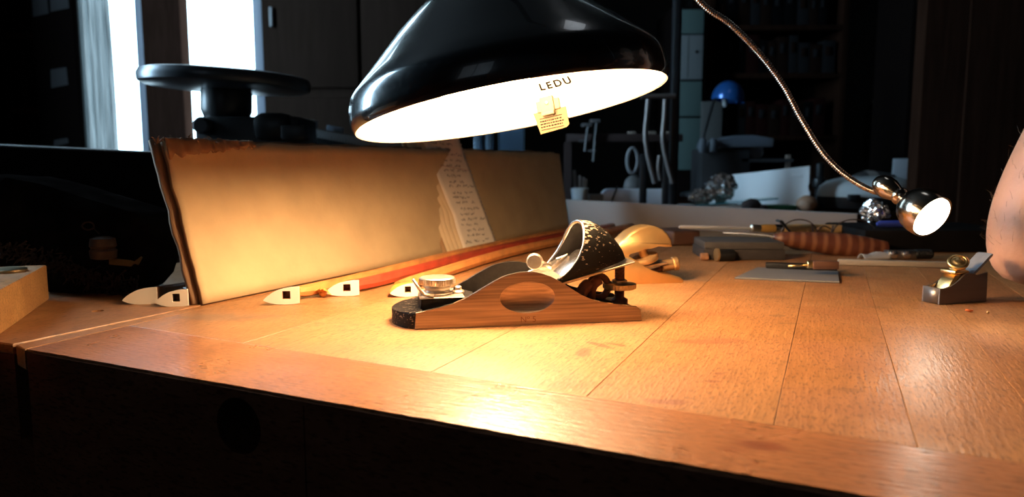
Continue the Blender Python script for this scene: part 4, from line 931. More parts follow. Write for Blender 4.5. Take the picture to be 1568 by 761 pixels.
for u, w_, h_, m_, nm, lb in ((472,.012,.013,M['dimwhite'],'small_cube','small white cube on the sloping tool box'),(506,.026,.009,M['paleblue'],'eraser','pale blue eraser on the sloping tool box')):
    p = P(u,0,1.27); bm = box(BM(), (-w_/2,-.008,0), (w_/2,.008,h_), T(p.x,1.275,zs(u)+.0004+.0004) @ RY(math.atan2(-(b.z-a.z),(b.x-a.x))), bevel=.0015); tag(obj(nm, bm, m_), lb, nm.split('_')[-1])

# ------------------------------------------------------------------ desk behind the bench and what stands on it
dk = thing('back_desk', 'dark desk crowded with dim clutter behind the workbench', 'desk', (.5,2.1,-BZ))
obj('desk_top', box(BM(), (-.19,1.62,-.035), (1.20,2.6,0), bevel=.003), M['darkwood'], dk, world=True)
for x in (-.17,1.12):
    for y in (1.65,2.5): obj('leg', box(BM(), (x,y,-BZ), (x+.06,y+.06,-.035)), M['darkwood'], dk, world=True)
M['greywhite'] = mat('grey_white_panel', (.74,.76,.79), .7, var=.04, scale=8)
YP = 1.73
# the board is turned towards the left windows: its right end stands nearer
pa, pb = P(1085,322,1.83), P(1240,322,1.69); pe = V((pb.x-pa.x,pb.y-pa.y,0)); PL_ = pe.length; pe.normalize()
t = thing('leaning_whiteboard', 'large pale grey-white board with a small label slot, leaning on the back desk', 'board', ((pa.x+pb.x)/2,(pa.y+pb.y)/2,.0004), math.atan2(pe.y,pe.x))
def pl2(u, v):
    q = _ray(u, v); o = XF[t].inverted() @ _C; d = XF[t].inverted().to_3x3() @ q; k_ = -o.y/d.y; r_ = o+d*k_; return (r_.x, r_.z)
pts = [pl2(1082,310),pl2(1089,271),pl2(1240,254),pl2(1239.5,280),pl2(1236,285),pl2(1237,291),pl2(1240,294),pl2(1240,310)]
bm = prism(BM(), [(x,z if i not in (0,7) else 0) for i,(x,z) in enumerate(pts)], 0, .010, bevel=.001, seg=1); obj('panel_board', bm, M['greywhite'], t)
a, b = pl2(1212,272), pl2(1229,267); obj('label_holder', box(BM(), (a[0],-.003,a[1]), (b[0],.001,b[1]), bevel=.0006), M['greywhite'], t)
M['tealglass'] = mat('teal_glass', (.42,.72,.70), .05, trans=.75, ior=1.45); M['tealedge'] = mat('teal_glass_edge', (.03,.16,.19), .2)
a, b = P(1064,316,1.655), P(1192,305,1.655); e = (b-a)
t = thing('glass_sheet', 'sheet of glass with a teal edge, propped below the leaning white board', 'glass', tuple(V(((a.x+b.x)/2,1.66,min(a.z,b.z)))))
obj('glass_plate', box(BM(), (0,0,0), (e.length,.060,.0028), frame(a, e, (0,0,1))), M['tealglass'], t, world=True)
obj('front_edge', box(BM(), (0,-.0006,0), (e.length,.0004,.0028), frame(a, e, (0,0,1))), M['tealedge'], t, world=True, label='teal ground edge')
bm = pbox(1030,314,1160,324,1.66,.05,.002,z0=.0004); tag(obj('pale_slab', bm, M['greywhite']), 'low pale slab under the left end of the glass sheet', 'slab')
M['green'] = mat('green_cover', (.012,.07,.03), .6)
bm = pbox(1166,314.5,1221,324,1.64,.05,.003,z0=.0004); tag(obj('green_book', bm, M['green']), 'low green book lying below the leaning white board', 'book')
c = P(1104,300,1.69); foil('foil_ball', (c.x,1.688,.048), (.031,.022,.031), 'crumpled silver foil ball on the glass sheet', 'foil', 1.0)
M['foilblue'] = M['foil']
c = P(1074,308,1.675); foil('foil_twist', (c.x,1.676,.0315), (.026,.012,.0165), 'twisted tail of silver foil left of the foil ball', 'foil', 6.0)
M['blackrag'] = mat('black_cloth', (.018,.010,.009), .9)
c = P(1155,312,1.632); bm = BM(); blob(bm, (c.x-.004,1.638,.0165), (.022,.012,.0155), 3, rough=.15, fr=2); blob(bm, (c.x+.020,1.636,.0095), (.012,.010,.0088), 3, rough=.15, fr=2); tag(obj('dark_rag', bm, M['blackrag']), 'black lump of cloth in front of the glass sheet', 'cloth')
M['ballwood'] = mat('brown_wood_ball', (.24,.13,.08), .6, var=.15, scale=60)
c = P(1237,316,1.645); bm = BM(); blob(bm, (c.x,1.650,.0195), (.0235,.022,.0192), 4, rough=.05, fr=2); tag(obj('wooden_ball', bm, M['ballwood']), 'rounded brown wooden ball at the right foot of the leaning white board', 'knob')
c = P(1251,300,1.88); bm = lathe(BM(), [(.020,.0005),(.020,.006),(.010,.010),(.009,.045),(.016,.050),(.018,.060),(.016,.070),(.009,.075),(.010,.108),(.004,.112)], T(c.x+.004,1.88,0), 28); tag(obj('black_stand', bm, M['castblack']), 'slim black stand right of the leaning white board', 'stand')
M['caseblue'] = mat('pale_blue_white_plastic', (.44,.48,.50), .45)
c = P(1330,290,1.75); t = thing('rounded_case', 'pale rounded plastic case with dark latch, left of the pale name card', 'case', (c.x,1.75,0))
k = 1.75/F
bm = lathe(BM(), [(.105,.0005),(.116,.006),(.119,.022),(.119,.032)], T(c.x,1.75,0) @ Matrix.Diagonal((1,.6,1,1)), 48); obj('case_base', bm, M['castblack'], t, world=True)
bm = lathe(BM(), [(.119,.032),(.119,.040),(.114,.056),(.098,.068),(.070,.076),(.035,.0795),(.004,.080)], T(c.x,1.75,0) @ Matrix.Diagonal((1,.6,1,1)), 48); obj('case_lid', bm, M['caseblue'], t, world=True, smooth=50)
q = P(1308,303,1.68); obj('latch', box(BM(), (q.x-.012,1.674,q.z-.007), (q.x+.012,1.690,q.z+.008), bevel=.002), M['castblack'], t, world=True)
M['darkcloth'] = mat('dark_grey_cloth', (.035,.032,.032), .9); M['strap'] = mat('pale_strap', (.22,.20,.19), .8)
c = P(1336,262,1.95); t = thing('dark_pouch', 'dark grey pouch with a pale band, behind the rounded case', 'pouch', (c.x,1.95,0))
bm = BM(); blob(bm, (0,0,.045), (.085,.05,.0445), 3, rough=.12, fr=1.5); obj('pouch_body', bm, M['darkcloth'], t); obj('band', lathe(BM(), [(.052,-.013),(.053,0),(.052,.013)], T(-.012,0,.045) @ RY(PI/2) @ Matrix.Diagonal((.88,1,1,1)), 32, cap=False), M['strap'], t)
M['cardwhite'] = mat('pale_card', (.34,.36,.40), .8)
t = thing('name_card', 'upright pale card with a handwritten-looking word, half hidden by the tall dark door', 'card', (P(1405,0,2.0).x,2.0,0))
bm = box(BM(), (P(1383,0,2.0).x,2.0,.0005), (P(1440,0,2.0).x,2.004,P(0,243,2.0).z), bevel=.0005); obj('card_sheet', bm, M['cardwhite'], t, world=True)
tb = text_bm('Jean', .034, .0002); q = P(1411,269,2.0); bmesh.ops.transform(tb, matrix=T(q.x,1.9994,q.z) @ RX(PI/2), verts=tb.verts); M['greyink'] = mat('grey_ink', (.10,.10,.115), .8); obj('lettering', tb, M['greyink'], t, world=True, smooth=0)

# left half of the desk: bin, cup, tubes
M['bin'] = mat('white_plastic_bin', (.75,.77,.84), .5)
a, b = P(923,308,1.73), P(1036,290,1.73); h_ = b.z
t = thing('white_bin', 'low white plastic bin behind the bent steel tubes', 'bin', ((a.x+b.x)/2,1.73,.0005))
w_ = b.x-a.x; pts = [(a.x,.0006),(b.x,.0006),(b.x,h_-.004),(b.x-.004,h_)]+[(a.x+.018-.018*math.sin(x),h_-.018+.018*math.cos(x)) for x in [PI/2*i/6 for i in range(7)]]
obj('bin_body', prism(BM(), pts, 1.73, 1.79, bevel=.002), M['bin'], t, world=True)
bm = tube(BM(), [P(946,284,1.722), P(936,310,1.722)], .0022, 8); q = P(936,310,1.722); tag(obj('black_stick', tube(bm, [q, V((q.x-.006,1.718,.0025))], .0022, 8), M['castblack']), 'thin black stick leaning across the white bin', 'stick')
M['cup'] = mat('crumpled_white_cup', (.36,.36,.36), .7, bump=.3, scale=40)
c = P(889,300,1.68); t = thing('brush_cup', 'crumpled white cup holding flat sticks, left of the white bin', 'cup', (c.x,1.70,.0005))
bm = lathe(BM(), [(.015,0),(.016,.002),(.021,.052),(.0205,.053),(.0155,.003),(.0145,.0025)], None, 28)
for v in bm.verts: v.co += V((noise.noise(v.co*60),noise.noise(v.co*60+V((4,0,0))),0))*.003*(v.co.z/.05)
obj('cup_body', bm, M['cup'], t)
for x, y, tx, h in ((-.009,0,-.008,.090),(-.002,-.006,.002,.078),(.006,0,.006,.074),(.010,.005,.012,.070)): obj('stick', box(BM(), (-.0032,-.0008,0), (.0032,.0008,h), T(x,y,.004) @ RY(tx*6)), M['strap'] if x > -.008 else M['dimwhite'], t)
bm = pbox(903,298,924,310,1.72,.04,.001,z0=.0005); tag(obj('small_box', bm, M['rulemat']), 'small grey box between the brush cup and the white bin', 'box')
M['tube'] = mat('dull_steel_tube', (.15,.13,.125), .45, .7)
YT = 1.645
t = thing('tubular_stand', 'stand of two bent steel tubes with black feet beside a tall black post', 'stand', (P(1015,0,YT).x,YT+.01,.0005))
for A in (((993,152),(991,175),(988.5,205),(991,232),(997,258),(1003,281)), ((1019,152),(1017.5,180),(1015,212),(1019,238),(1025,262),(1030,281))):
    obj('bent_tube', tube(BM(), spline([P(u,v,YT) for u,v in A],6), .0060, 14), M['tube'], t, world=True)
obj('bent_tube', tube(BM(), spline([P(1010,238,YT+.03),P(1008,258,YT+.03),P(1011,276,YT+.03)],6), .0050, 12), M['tube'], t, world=True)
for u0,v0,u1 in ((1003,279,985),(1030,279,1020),(1011,274,1012)):
    pass
for u, w_ in ((985.5,5.5),(1020.5,5.5)):
    p = P(u,236,YT+.03); bm = box(BM(), (p.x-w_*YT/F,YT+.022,.0005), (p.x+w_*YT/F,YT+.036,p.z), bevel=.002); obj('foot_post', bm, M['castblack'], t, world=True)
obj('cross_rod', tube(BM(), [P(981,148,YT), P(1034,147,YT)], .0058, 14), M['tube'], t, world=True)
p = P(1037.5,0,YT+.015); bm = box(BM(), (p.x-.0085,YT+.002,.0005), (p.x+.0085,YT+.028,.72), bevel=.002); obj('post', bm, M['castblack'], t, world=True, label='tall black post')
bm = box(BM(), (p.x-.036,YT-.01,.0005), (p.x+.02,YT+.06,.010)); bm2 = box(bm, (P(980,0,YT).x,YT+.01,.0005), (p.x-.03,YT+.05,.008)); obj('base_plate', bm2, M['castblack'], t, world=True)
M['tape'] = mat('grey_white_tape', (.20,.20,.215), .6)
c = P(972,262,1.80); t = thing('grey_jar', 'dark grey round-topped jar behind the white bin', 'jar', (c.x+.004,1.82,0)); obj('jar_body', lathe(BM(), [(.026,.0005),(.028,.004),(.028,.050),(.024,.068),(.014,.078),(.003,.081)], None, 32), mat('grey_jar', (.10,.095,.095), .6), t)
bm = tube(BM(), [V((c.x-.006+.013*math.cos(a), 1.80, .1165+.030*math.sin(a))) for a in [2*PI*i/32 for i in range(33)]], .0045, 10); tag(obj('white_loop', bm, M['tape']), 'white oval loop standing on the grey jar', 'loop')
# rail with clamps
M['rail'] = mat('brown_red_rail', (.028,.014,.0125), .6)
YR = 2.15
t = thing('tool_rail', 'dark reddish rail on two uprights, behind the bent steel tubes', 'rail', (P(955,0,YR).x,YR,.0005))
a, b = P(868,217,YR), P(1046,205,YR); obj('rail_board', box(BM(), (a.x,YR,a.z), (b.x,YR+.03,b.z), bevel=.002), M['rail'], t, world=True)
for u in (872,1040): p = P(u,0,YR); obj('upright', box(BM(), (p.x-.01,YR+.005,.0005), (p.x+.01,YR+.025,a.z)), M['rail'], t, world=True)
M['pale_tip'] = mat('pale_block', (.22,.17,.14), .7)
for u0,u1,lb in ((966,978,'left'),(997,1010,'middle'),(1023,1033,'right')):
    p, q = P(u0,0,YR), P(u1,0,YR); bm = box(BM(), (p.x,YR+.004,b.z+.0003), (q.x,YR+.022,b.z+.007), bevel=.001); tag(obj('lit_rail_top', bm, M['pale_tip']), 'pale block for a lit top of the dark reddish rail, %s of three' % {'left':'leftmost','middle':'the middle one','right':'rightmost'}[lb], 'block')  # pale blocks stand in for light on the rail's tops
M['clampgrey'] = mat('grey_clamp_steel', (.11,.105,.11), .5, .4)
for u, v0, v1, lb in ((898,192,232,'left'),(911,186,247,'right')):
    p, q = P(u+2,v0,YR-.012), P(u-3,v1,YR-.012); t = thing('bar_clamp', '%s grey bar clamp hanging on the rail behind the lamp label' % ('shorter left' if lb == 'left' else 'longer right'), 'clamp', tuple(q), 0, 'bar clamps on the rail')
    obj('bar', tube(BM(), [p,q], .0062, 8, flat=.5), M['clampgrey'], t, world=True); bm = box(BM(), (p.x-.018,YR-.02,p.z-.004), (p.x+.012,YR-.001,p.z+.006), bevel=.002); obj('jaw', bm, M['clampgrey'], t, world=True); obj('screw', tube(BM(), [V((q.x-.016,YR-.012,q.z+.03)), V((q.x+.01,YR-.012,q.z+.03))], .004, 10), M['clampgrey'], t, world=True)
# glass jars that catch the window light
M['blueglass'] = mat('blue_glass', (.55,.75,.95), .04, trans=.92, ior=1.3)
YJ = 1.66
c = P(786,0,YJ); t = thing('glass_tank', 'rectangular glass tank catching blue window light behind the cardboard', 'glass tank', (c.x,YJ+.03,.0005))
x0, x1_, zt_ = P(762,0,YJ).x, P(804,0,YJ).x, P(0,196,YJ).z
bm = box(BM(), (x0,YJ,.0008), (x1_,YJ+.004,zt_)); box(bm, (x0,YJ+.06,.0008), (x1_,YJ+.064,zt_)); box(bm, (x0,YJ+.004,.0008), (x0+.004,YJ+.06,zt_)); box(bm, (x1_-.004,YJ+.004,.0008), (x1_,YJ+.06,zt_)); box(bm, (x0+.004,YJ+.004,.0008), (x1_-.004,YJ+.06,.005)); obj('tank_walls', bm, M['blueglass'], t, world=True)
for u, lb in ((731,'left'),(748,'right')):
    c = P(u,0,YJ+.02); bm = lathe(BM(), [(.010,.0008),(.011,.002),(.011,P(0,200,YJ).z),(.0095,P(0,200,YJ).z),(.0095,.003),(.001,.0028)], None, 28); o = obj('glass_tube', bm, M['blueglass'], None, smooth=40); o.location = (c.x,YJ+.03,0); o['label'] = '%s slender glass tube standing left of the glass tank' % ('farther left' if lb == 'left' else 'nearer right'); o['category'] = 'glass tube'; o['group'] = 'glass tubes beside the tank'

# farther back: machine, blue lamp, locker, shelves
M['printer'] = mat('grey_blue_plastic', (.11,.125,.155), .5); M['printerdark'] = mat('dark_machine', (.030,.029,.032), .55)
YM = 2.25
t = thing('copy_machine', 'dim grey-topped machine with dark body, below the small blue lamp', 'machine', (P(1130,0,YM).x,YM,.0005))
bm = pbox(1072,228,1150,300,YM,.13,.006,z0=.0005); obj('machine_body', bm, M['printerdark'], t, world=True)
a, b = P(1082,226.5,YM), P(1183,214,YM); bm = prism(BM(), [(a.x,a.z),(b.x,a.z+.004),(b.x,b.z+.004),(P(1160,0,YM).x,P(0,207,YM).z),(P(1128,0,YM).x,P(0,208,YM).z),(P(1118,0,YM).x,P(0,214,YM).z),(a.x+.004,P(0,217,YM).z)], YM-.01, YM+.13, bevel=.003); obj('lid', bm, M['printer'], t, world=True)
for u in (1076,1092): p = P(u,222,YM-.02); obj('button_post', lathe(BM(), [(.012,-.022),(.012,.012),(.009,.018),(.003,.020)], T(p.x,YM-.02,p.z), 20), M['printer'], t, world=True)
p = P(1158,0,YM); obj('side_table', box(BM(), (P(1145,0,YM).x,YM,P(0,248,YM).z), (P(1226,0,YM).x,YM+.12,P(0,243,YM).z)), M['printerdark'], t, world=True)
for u in (1148,1222): p = P(u,0,YM); obj('leg', box(BM(), (p.x-.006,YM+.02,.0005), (p.x+.006,YM+.034,P(0,237,YM).z)), M['pale_tip'], t, world=True)
p = P(1171,0,YM-.0); t = thing('paper_roll', 'white paper roll end standing on the small rack beside the dim machine', 'paper roll', (p.x,YM+.05,P(0,243,YM).z+.0005)); obj('roll', lathe(BM(), [(.021,-.03),(.0215,-.028),(.0215,.028),(.021,.03)], T(0,0,.0218) @ RX(PI/2), 28), M['tape'], t)
M['bluemetal'] = mat('blue_enamel', (.02,.10,.34), .25, .4, coat=.4)
YB = 2.4
c = P(1115,150,YB); t = thing('blue_desk_lamp', 'small unlit desk lamp with a shiny blue dome shade, in the dim background', 'desk lamp', (P(1078,0,YB).x,YB+.06,.0005))
BMx = T(c.x,YB,c.z) @ RY(math.radians(8))
obj('lamp_shade', lathe(BM(), [(.052,-.010),(.0535,-.006),(.0525,.006),(.046,.026),(.034,.042),(.018,.052),(.003,.055)], BMx, 40, cap=False), M['bluemetal'], t, world=True, smooth=60)
obj('bulb_tip', lathe(BM(), [(.004,-.030),(.007,-.026),(.008,-.012),(.005,.004)], BMx @ T(-.012,0,0) @ RY(-.2), 16), M['dimwhite'], t, world=True)
obj('arm', tube(BM(), spline([P(1096,148,YB),P(1090,165,YB+.02),P(1080,200,YB+.06),P(1072,230,YB+.07),P(1070,265,YB+.07)],6), .0045, 10), M['castblack'], t, world=True)
p = P(1070,265,YB+.07); obj('arm_post', tube(BM(), [p, V((p.x,YB+.07,.01))], .0055, 10), M['castblack'], t, world=True); obj('base', lathe(BM(), [(.06,0),(.06,.01),(.02,.018)], T(p.x,YB+.07,.0005), 32), M['castblack'], t, world=True)
M['teal'] = mat('grey_green_door', (.075,.115,.11), .6); M['palegrey'] = mat('pale_grey_drawer', (.15,.16,.165), .6); M['bookdark'] = mat('dark_carcass', (.007,.0045,.004), .8, spec=0)
YL = 2.95
t = thing('tall_locker', 'narrow tall locker with grey-green doors, right of the tall black post', 'locker', (P(1056,0,YL).x,YL+.1,-BZ))
xa, xb = P(1033,0,YL).x, P(1078,0,YL).x
bm = box(BM(), (xa-.01,YL,-BZ), (xb+.015,YL+.3,P(0,10,YL).z), bevel=.003); obj('locker_body', bm, M['bookdark'], t, world=True)
for v0,v1,m_,nm in ((15,52,M['teal'],'door'),(54,122,M['palegrey'],'door'),(125,178,M['teal'],'door'),(181,260,M['teal'],'door')):
    bm = box(BM(), (xa,YL-.008,P(0,v1,YL).z), (xb,YL,P(0,v0,YL).z), bevel=.002); d_ = obj(nm, bm, m_, t, world=True)
    if v0 == 54: bm = box(BM(), ((xa+xb)/2-.001,YL-.0088,P(0,v1-2,YL).z), ((xa+xb)/2+.001,YL-.0078,P(0,v0+2,YL).z)); obj('joint', bm, M['bookdark'], d_, world=True); p = P(1066,80,YL); obj('handle', blob(BM(), (p.x,YL-.012,p.z), (.006,.006,.006), 2), M['bookdark'], d_, world=True)
M['dimgrey'] = mat('dim_grey_board', (.07,.068,.066), .8)
YG = 2.72
bm = box(BM(), (P(1080,0,YG).x,YG,-BZ+.0005), (P(1112,0,YG).x,YG+.02,P(0,155,YG).z), bevel=.002); tag(obj('grey_board', bm, M['dimgrey']), 'narrow grey board standing behind the arm of the blue lamp', 'board')
YK = 3.05
t = thing('bookcase', 'large dark bookcase full of dim binders, behind the gooseneck lamp', 'bookcase', (P(1195,0,YK).x,YK+.1,-BZ))
xa, xb = P(1086,0,YK).x, P(1302,0,YK).x
sv = [-40,38,112,207,300]
obj('back_panel', box(BM(), (xa,YK+.26,-BZ), (xb,YK+.28,1.25)), M['bookdark'], t, world=True)
for x in (xa,xb-.025): obj('side_panel', box(BM(), (x,YK,-BZ), (x+.025,YK+.26,1.25), bevel=.002), M['darkwood'], t, world=True)
shz = []
for v in sv: z_ = P(0,v,YK).z; shz.append(z_); obj('shelf', box(BM(), (xa+.025,YK,z_-.02), (xb-.025,YK+.26,z_), bevel=.001), M['darkwood'], t, world=True)
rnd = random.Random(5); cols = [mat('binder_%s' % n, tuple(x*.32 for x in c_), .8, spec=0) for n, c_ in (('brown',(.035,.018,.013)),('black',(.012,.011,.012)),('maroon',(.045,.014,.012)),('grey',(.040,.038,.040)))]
cn = ('brown','black','maroon','grey'); ordn = ['first','second','third','fourth','fifth','sixth','seventh','eighth','ninth','tenth','eleventh','twelfth','thirteenth','fourteenth','fifteenth']
for si, (z_, nm) in enumerate(zip(shz[1:4], ('upper','middle','lower'))):
    x = xa+.028; k = 0; hmax = min(.17, shz[si]-z_-.03)
    while x < xb-.09 and k < 12:
        w_ = rnd.uniform(.032,.055); h_ = hmax*rnd.uniform(.72,1); ci = rnd.randrange(4)
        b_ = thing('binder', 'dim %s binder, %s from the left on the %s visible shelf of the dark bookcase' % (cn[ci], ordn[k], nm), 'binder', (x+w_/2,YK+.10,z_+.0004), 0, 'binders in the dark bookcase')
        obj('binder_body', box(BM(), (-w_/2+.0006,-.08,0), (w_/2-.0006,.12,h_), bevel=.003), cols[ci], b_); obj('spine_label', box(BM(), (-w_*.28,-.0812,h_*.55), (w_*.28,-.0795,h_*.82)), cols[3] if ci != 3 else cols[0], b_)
        x += w_+.001; k += 1
M['blacktool'] = mat('black_matt', (.008,.007,.008), .7)
p = P(1342,178,3.36); t = thing('hanging_tool', 'black rounded tool with a narrow handle hanging on the grey wall', 'tool', (p.x,3.37,P(0,240,3.36).z))
bm = BM(); blob(bm, tuple(p), (.052,.026,.062), 3); obj('tool_head', bm, M['blacktool'], t, world=True); obj('grip', tube(BM(), spline([P(1340,192,3.36),P(1333,212,3.36),P(1334,238,3.36)],6), [.034]*6+[.028]*7, 14), M['blacktool'], t, world=True); obj('hook', tube(BM(), [V((p.x,3.40,p.z+.07)), V((p.x,3.36,p.z+.055))], .005, 8), M['steel'], t, world=True)
# slice of a bookcase on the right and the tall dark door in front of it
YS2 = 2.6
t = thing('side_shelf', 'narrow dark shelf unit seen past the left edge of the tall dark door', 'shelf', (P(1440,0,YS2).x,YS2+.1,-BZ))
xa = P(1399,0,YS2).x; xb = P(1560,0,YS2).x
obj('side_panel', box(BM(), (xa,YS2,-BZ), (xa+.022,YS2+.25,1.2), RZ(0)), M['bookdark'], t, world=True); obj('side_panel', box(BM(), (xb,YS2,-BZ), (xb+.022,YS2+.25,1.2)), M['bookdark'], t, world=True)
M['pinkback'] = mat('pinkish_back_panel', (.07,.055,.052), .8)
obj('back_panel', box(BM(), (xa+.022,YS2+.235,-BZ), (xb,YS2+.25,1.2)), M['pinkback'], t, world=True)
for v in (-130,93,222): z_ = P(0,v,YS2).z; obj('shelf', box(BM(), (xa+.022,YS2,z_-.035), (xb,YS2+.235,z_), bevel=.001), M['bookdark'], t, world=True)
M['cream'] = mat('cream_box', (.24,.205,.16), .8); z_ = P(0,93,YS2).z
t = thing('cream_box', 'tall cream box on the upper shelf beside the tall dark door', 'box', (P(1432,0,YS2).x,YS2+.06,z_+.0005)); bm = box(BM(), (P(1410,0,YS2).x,YS2+.012,z_+.0005), (P(1476,0,YS2).x,YS2+.15,z_+.29), bevel=.003); obj('carton', bm, M['cream'], t, world=True); bm = box(BM(), (P(1428,0,YS2).x,YS2+.0105,z_+.06), (P(1434,0,YS2).x,YS2+.0125,z_+.22)); obj('slot', bm, M['pinkback'], t, world=True)
z_ = P(0,222,YS2).z
t = thing('folded_paper', 'white folded paper sticking out on the lower shelf beside the tall dark door', 'paper', (P(1418,0,YS2).x,YS2+.03,z_+.0005)); A_ = [(1407,136),(1424,131),(1422,174)]; bm = prism(BM(), [(P(u,v,YS2).x,P(u,v,YS2).z) for u,v in ((1408,138),(1425,131),(1422,174),(1421,221),(1418,221),(1417,165))], YS2+.02, YS2+.024); obj('paper_sheet', bm, M['cardwhite'], t, world=True)
p = P(1434,0,1.55); t = thing('tall_door', 'tall dark brown wooden door panel filling the right background', 'door panel', (1.5,1.57,-BZ))
bm = box(BM(), (p.x-.018,1.55,-BZ+.0005), (2.2,1.59,1.6), bevel=.003); obj('door_leaf', bm, M['darkwood'], t, world=True)
bm = box(BM(), (p.x+.07,1.544,-.6), (2.0,1.552,1.4), bevel=.003); obj('raised_panel', bm, M['darkwood'], t, world=True)

# cupboard right of the window, shelf left of it with pinned notes, sheer curtain
M['cupwood'] = mat('brown_cupboard', (.020,.0125,.0095), .7, spec=0, var=.15, scale=10, stretch=(6,6,.5))
YC = 2.5; t = thing('cupboard', 'dark brown cupboard wall behind the lamp, right of the window', 'cupboard', (P(520,0,YC).x,YC+.1,-BZ))
xa, xb = P(400,0,YC).x, P(672,0,YC).x
obj('carcass', box(BM(), (xa,YC,-BZ+.0005), (xb,YC+.19,1.5), bevel=.003), M['cupwood'], t, world=True)
for a_, b_ in ((P(425,0,YC).x,P(548,0,YC).x),(P(553,0,YC).x,P(668,0,YC).x)): d_ = obj('door', box(BM(), (a_,YC-.018,P(0,135,YC).z), (b_,YC,1.45), bevel=.004), M['cupwood'], t, world=True); obj('lower_door', box(BM(), (a_,YC-.018,-.7), (b_,YC,P(0,150,YC).z), bevel=.004), M['cupwood'], t, world=True)
a_ = P(415,42,YC); b_ = P(419,12,YC); obj('hinge', box(BM(), (a_.x,YC-.02,a_.z), (b_.x,YC,b_.z), bevel=.002), M['rulemat'], t, world=True, label='pale hinge')
YH = 2.64; t = thing('dark_shelf', 'near-black shelf unit with pinned notes at the left edge, beside the curtain', 'shelf', (P(40,0,YH).x,YH+.03,-BZ))
xa, xb = -1.80, P(110,0,YH).x
obj('side_panel', box(BM(), (xb-.02,YH,-BZ+.0005), (xb,YH+.055,1.4)), M['bookdark'], t, world=True); obj('side_panel', box(BM(), (xa,YH,-BZ+.0005), (xa+.02,YH+.055,1.4)), M['bookdark'], t, world=True); obj('back_panel', box(BM(), (xa+.02,YH+.04,-BZ+.0005), (xb-.02,YH+.055,1.4)), M['bookdark'], t, world=True)
for v in (-30,50,165,300): z_ = P(0,v,YH).z; obj('shelf', box(BM(), (xa+.02,YH,z_-.02), (xb-.02,YH+.04,z_)), M['darkwood'], t, world=True)
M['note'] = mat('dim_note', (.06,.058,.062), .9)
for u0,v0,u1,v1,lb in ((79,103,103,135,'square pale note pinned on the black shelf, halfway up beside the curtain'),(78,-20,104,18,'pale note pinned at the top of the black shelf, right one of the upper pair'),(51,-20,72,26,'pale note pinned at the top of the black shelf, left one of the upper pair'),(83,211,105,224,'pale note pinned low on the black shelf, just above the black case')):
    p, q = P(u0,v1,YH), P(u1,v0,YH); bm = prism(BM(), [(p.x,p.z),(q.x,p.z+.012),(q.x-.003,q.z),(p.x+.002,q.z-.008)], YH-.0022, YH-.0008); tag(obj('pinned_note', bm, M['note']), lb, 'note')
    if v0 in (103,211,-20): pass
obj('front_rail', box(BM(), (P(46,0,YH).x,YH-.0007,-.2), (xb,YH+.0,1.4)), M['bookdark'], t, world=True)
def sheer():
    m = bpy.data.materials.new('sheer_curtain'); m.use_nodes = True; nt = m.node_tree; L = nt.links; nt.nodes.clear()
    o = nn(nt,'ShaderNodeOutputMaterial'); tr = nn(nt,'ShaderNodeBsdfTransparent'); tl = nn(nt,'ShaderNodeBsdfTranslucent'); df = nn(nt,'ShaderNodeBsdfDiffuse'); m1 = nn(nt,'ShaderNodeMixShader'); m2 = nn(nt,'ShaderNodeMixShader')
    tl.inputs[0].default_value = (.060,.068,.070,1); df.inputs[0].default_value = (.3,.3,.3,1)
    tc = nn(nt,'ShaderNodeTexCoord'); mp = nn(nt,'ShaderNodeMapping'); mp.inputs['Scale'].default_value = (1,1,.03); L.new(tc.outputs['Object'], mp.inputs[0]); no = nn(nt,'ShaderNodeTexNoise'); no.inputs['Scale'].default_value = 160; L.new(mp.outputs[0], no.inputs[0])
    r = nn(nt,'ShaderNodeMapRange'); r.inputs[1].default_value = .35; r.inputs[2].default_value = .7; r.inputs[3].default_value = .995; r.inputs[4].default_value = .93; L.new(no.outputs[0], r.inputs[0])
    m1.inputs[0].default_value = .35; L.new(tl.outputs[0], m1.inputs[1]); L.new(df.outputs[0], m1.inputs[2]); L.new(r.outputs[0], m2.inputs[0]); L.new(tr.outputs[0], m2.inputs[1]); L.new(m1.outputs[0], m2.inputs[2]); L.new(m2.outputs[0], o.inputs[0]); return m
M['sheer'] = sheer()
YU = 2.66; xa, xb = P(116,0,YU).x, P(167,0,YU).x
bm = BM(); grid_sheet(bm, lambda a,b: V((xa+(xb-xa)*a*(1-.18*b+.05*math.sin(b*5)), YU+.010*math.sin(a*26+b*1.5)+.004*math.sin(a*61), .03+1.55*b)), 60, 14)
tag(obj('sheer_curtain', bm, M['sheer'], smooth=180), 'grey sheer curtain hanging at the left side of the left window', 'curtain')

# ------------------------------------------------------------------ the person at the right end of the bench
M['skin'] = mat('skin', (.46,.24,.155), .5, var=.10, scale=30, bump=.5, bscale=220, sss=.15); M['shirt'] = mat('dark_shirt', (.03,.032,.04), .9); M['trousers'] = mat('dark_trousers', (.02,.02,.025), .9); M['hair'] = mat('brown_hair', (.09,.05,.03), .6)
EL = P(1561,408,.602)
fore = [(P(1561,408,.602),.0285),(P(1573,372,.602),.0345),(P(1598,310,.602),.0390),(P(1648,215,.60),.0405),(P(1697,105,.595),.0345),(P(1742,-5,.59),.0255)]
WR = fore[-1][0]; hd_ = (fore[-1][0]-fore[-2][0]).normalized(); sd = V((.75,-.62,.2)); sd = (sd-hd_*sd.dot(hd_)).normalized(); pn_ = hd_.cross(sd)
verts = []; edges = []; rad = []
def sv_(p, r, par=None):
    verts.append(V(p)); rad.append(r if isinstance(r, tuple) else (r,r)); i = len(verts)-1
    if par is not None: edges.append((par,i))
    return i
pelvis = sv_((.80,.42,-.30), (.13,.10)); 
belly = sv_((.80,.42,-.10), (.125,.10), pelvis); chest = sv_((.80,.42,.10), (.14,.105), belly); up_ = sv_((.79,.425,.22), (.085,.07), chest); nk = sv_((.785,.43,.30), .052, up_)
